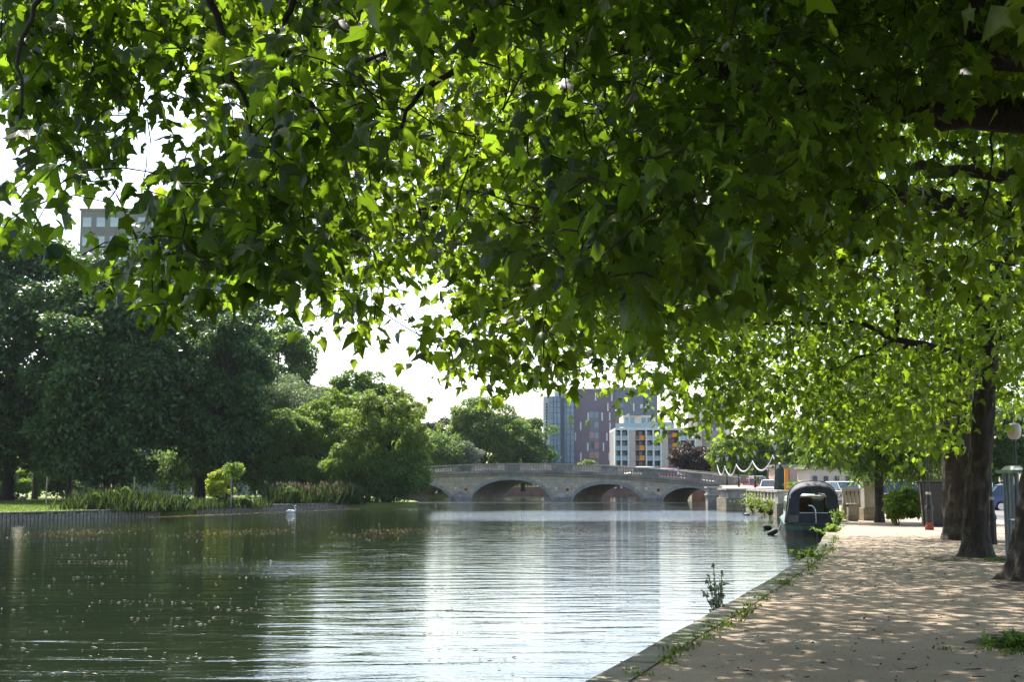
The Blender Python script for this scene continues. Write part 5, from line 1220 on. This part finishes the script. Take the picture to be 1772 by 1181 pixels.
car('dark silver four wheel drive facing the camera behind the feathery tree', X(1539, 78), 78, .62, -.1, (.22, .25, .28), 'suv', 4.6, 1.9, 1.72)
car('white car roof behind the bright green shrub', X(1572, 88), 88, .75, .9, (.72, .73, .75))
car('white saloon behind the black bin', X(1605, 80), 80, .65, .9, (.72, .73, .75), 'hatch', 4.3, 1.78, 1.5)
car('blue car seen side on right of the black lamp post', X(1728, 76)+1.1, 76, .55, math.pi/2-.2, (.03, .06, .22), 'hatch', 4.3, 1.8, 1.55)
car('pale silver car beyond the boat hood', X(1452, 96), 96, .8, .3, (.5, .55, .58))
bz = lambda s: cor(s)+.21
def on_bridge(px): s = sb(px); p = BL + bu*(s) + Vector((-bu.y, bu.x, 0))*3.0; return p.x, p.y, bz(s)
x, y, z = on_bridge(1092); car('cream car crossing the bridge with only its roof above the balustrade', x, y, z-.5, ba-math.pi/2, (.6, .5, .25), H=1.55, group='cars crossing the bridge')
x, y, z = on_bridge(1133); car('maroon car crossing the bridge with only its roof above the balustrade', x, y, z-.5, ba-math.pi/2, (.25, .02, .04), H=1.55, group='cars crossing the bridge')
x, y, z = on_bridge(1205); t = None
# road sign
Ys = 134; t = thing('road_sign', 'round no entry road sign on a grey pole above the white cars', 'road sign', (X(1324.5, Ys), Ys, 1.0)); zs = Z(811, Ys)-1
MB().lathe([(.04, 0), (.04, zs+.9)], seg=8).build('pole', 'grey', t)
MB().tube([(0, -.06, zs), (0, -.03, zs)], .32, 20).build('red_disc', 'rust', t); MB().tube([(0, -.075, zs), (0, -.06, zs)], .22, 20).build('white_disc', 'white', t); MB().box((0, -.08, zs), (.34, .01, .09)).build('red_bar', 'rust', t)
# ================================================================== PEOPLE, SWAN, DUCK
M['skin'] = mat('skin', (.50, .28, .19), .6, var=.05); M['hair'] = mat('hair', (.05, .03, .02), .7); M['pinktop'] = mat('pink cloth', (.62, .10, .22), .8); M['navy'] = mat('navy cloth', (.03, .035, .08), .8); M['denim'] = mat('denim', (.18, .24, .34), .8); M['creamtop'] = mat('pale cloth', (.5, .42, .36), .8)
def skinned(name, m_, parent, nodes, edges):
    me = bpy.data.meshes.new(name); me.from_pydata([n[0] for n in nodes], edges, []); me.materials.append(m_)
    o = link(bpy.data.objects.new(name, me)); o.parent = parent
    o.modifiers.new('skin', 'SKIN'); 
    if not me.skin_vertices: me.skin_vertices.new() if hasattr(me.skin_vertices, 'new') else None
    for v, n in zip(me.skin_vertices[0].data, nodes): v.radius = (n[1], n[1])
    me.skin_vertices[0].data[0].use_root = True
    s_ = o.modifiers.new('sub', 'SUBSURF'); s_.levels = 1; s_.render_levels = 2; return o
def sitting(label, x, y, rz, top, legs, sc_=1.0):
    t = thing('person', label, 'person', (x, y, .46), rz)
    N = [((0, 0, .13), .13), ((0, .03, .33), .115), ((0, .02, .52), .13), ((0, 0, .62), .06), ((0, -.02, .70), .085), ((0, -.02, .80), .09),
         ((-.18, 0, .55), .05), ((-.27, -.08, .33), .04), ((-.2, -.28, .25), .032), ((-.17, -.36, .24), .035), ((.18, 0, .55), .05), ((.27, -.05, .33), .04), ((.22, -.25, .24), .032), ((.18, -.33, .24), .035),
         ((-.1, -.12, .12), .085), ((-.14, -.45, .38), .06), ((-.13, -.72, .08), .045), ((-.13, -.86, .05), .04), ((.1, -.12, .12), .085), ((.15, -.5, .14), .06), ((.2, -.88, .07), .045), ((.2, -1.0, .09), .04)]
    E = [(0, 1), (1, 2), (2, 3), (3, 4), (4, 5), (2, 6), (6, 7), (7, 8), (8, 9), (2, 10), (10, 11), (11, 12), (12, 13), (0, 14), (14, 15), (15, 16), (16, 17), (0, 18), (18, 19), (19, 20), (20, 21)]
    skinned('body', M['skin'], t, N, E)
    skinned('shirt', top, t, [((0, 0, .16), .145), ((0, .03, .33), .135), ((0, .02, .52), .145), ((-.18, 0, .55), .065), ((-.25, -.06, .40), .055), ((.18, 0, .55), .065), ((.25, -.04, .40), .055)], [(0, 1), (1, 2), (2, 3), (3, 4), (2, 5), (5, 6)])
    skinned('trousers', legs, t, [((0, 0, .12), .14), ((-.1, -.12, .12), .1), ((-.14, -.45, .38), .075), ((-.13, -.66, .14), .06), ((.1, -.12, .12), .1), ((.15, -.5, .14), .075), ((.19, -.8, .08), .06)], [(0, 1), (1, 2), (2, 3), (0, 4), (4, 5), (5, 6)])
    MB().lathe([(.05, -.1), (.1, -.04), (.112, .03), (.09, .09), (.03, .13)], (0, .015, .8), 12).build('hair', M['hair'], t, smooth=True)
for (px, py, rz, top, legs, lb) in ((22, 866, .6, M['creamtop'], M['navy'], 'person sitting on the lawn at the far left in a pale top'), (30, 866, -.2, M['navy'], M['navy'], 'person in dark clothes sitting between two others on the lawn'), (46, 866, -.9, M['creamtop'], M['denim'], 'person with light blue trousers sitting on the lawn'), (127, 864, .3, M['pinktop'], M['navy'], 'person in a pink top sitting behind the reeds')):
    p = G(px, py, .46); sitting(lb, p.x, p.y, rz, top, legs)
def bird(name, label, cat, p, rz, s_, body, bill):
    t = thing(name, label, cat, (p.x, p.y, 0), rz); 
    def ov(pts, rad, nm, m_): return MB().tube([Vector(a)*s_ for a in pts], [r*s_ for r in rad], 12).build(nm, m_, t, smooth=True)
    ov([(-.55, 0, .16), (-.5, 0, .15), (-.3, 0, .12), (0, 0, .1), (.28, 0, .12), (.42, 0, .17), (.46, 0, .2)], [.01, .06, .16, .2, .17, .09, .02], 'body', body)
    ov([(.36, 0, .16), (.48, 0, .28), (.44, 0, .45), (.36, 0, .6), (.38, 0, .74), (.46, 0, .78), (.54, 0, .75)], [.09, .06, .042, .038, .045, .055, .03], 'neck_and_head', body)
    ov([(.53, 0, .755), (.6, 0, .73), (.66, 0, .71)], [.028, .02, .006], 'bill', bill)
    ov([(-.45, .1, .22), (-.2, .15, .24), (.15, .12, .2)], [.02, .09, .03], 'wing', body); ov([(-.45, -.1, .22), (-.2, -.15, .24), (.15, -.12, .2)], [.02, .09, .03], 'wing', body)
bird('swan', 'white swan swimming near the left bank below the pink flowers', 'swan', G(504, 888, 0), .3, .68, M['white'], M['orange'])
bird('duck', 'small grey duck on the water left of the boat', 'duck', G(1292, 893, 0), 2.6, .5, M['grey'], M['orange'])

# ================================================================== HAZE
hb = MB().box((0, 0, 0), (1, 1, 1)).build('haze', 'dark'); hb.data.materials.clear()
hb.location = (0, 195, 26); hb.scale = (640, 520, 55); tag(hb, kind='stuff')
hm = bpy.data.materials.new('haze'); hm.use_nodes = True; nt = hm.node_tree
nt.nodes.remove(nt.nodes['Principled BSDF']); pv = nt.nodes.new('ShaderNodeVolumePrincipled')
pv.inputs['Color'].default_value = (.86, .92, 1, 1); pv.inputs['Density'].default_value = .00008; pv.inputs['Anisotropy'].default_value = .0
nt.links.new(pv.outputs[0], nt.nodes['Material Output'].inputs['Volume']); hb.data.materials.append(hm)
cy.volume_bounces = 0
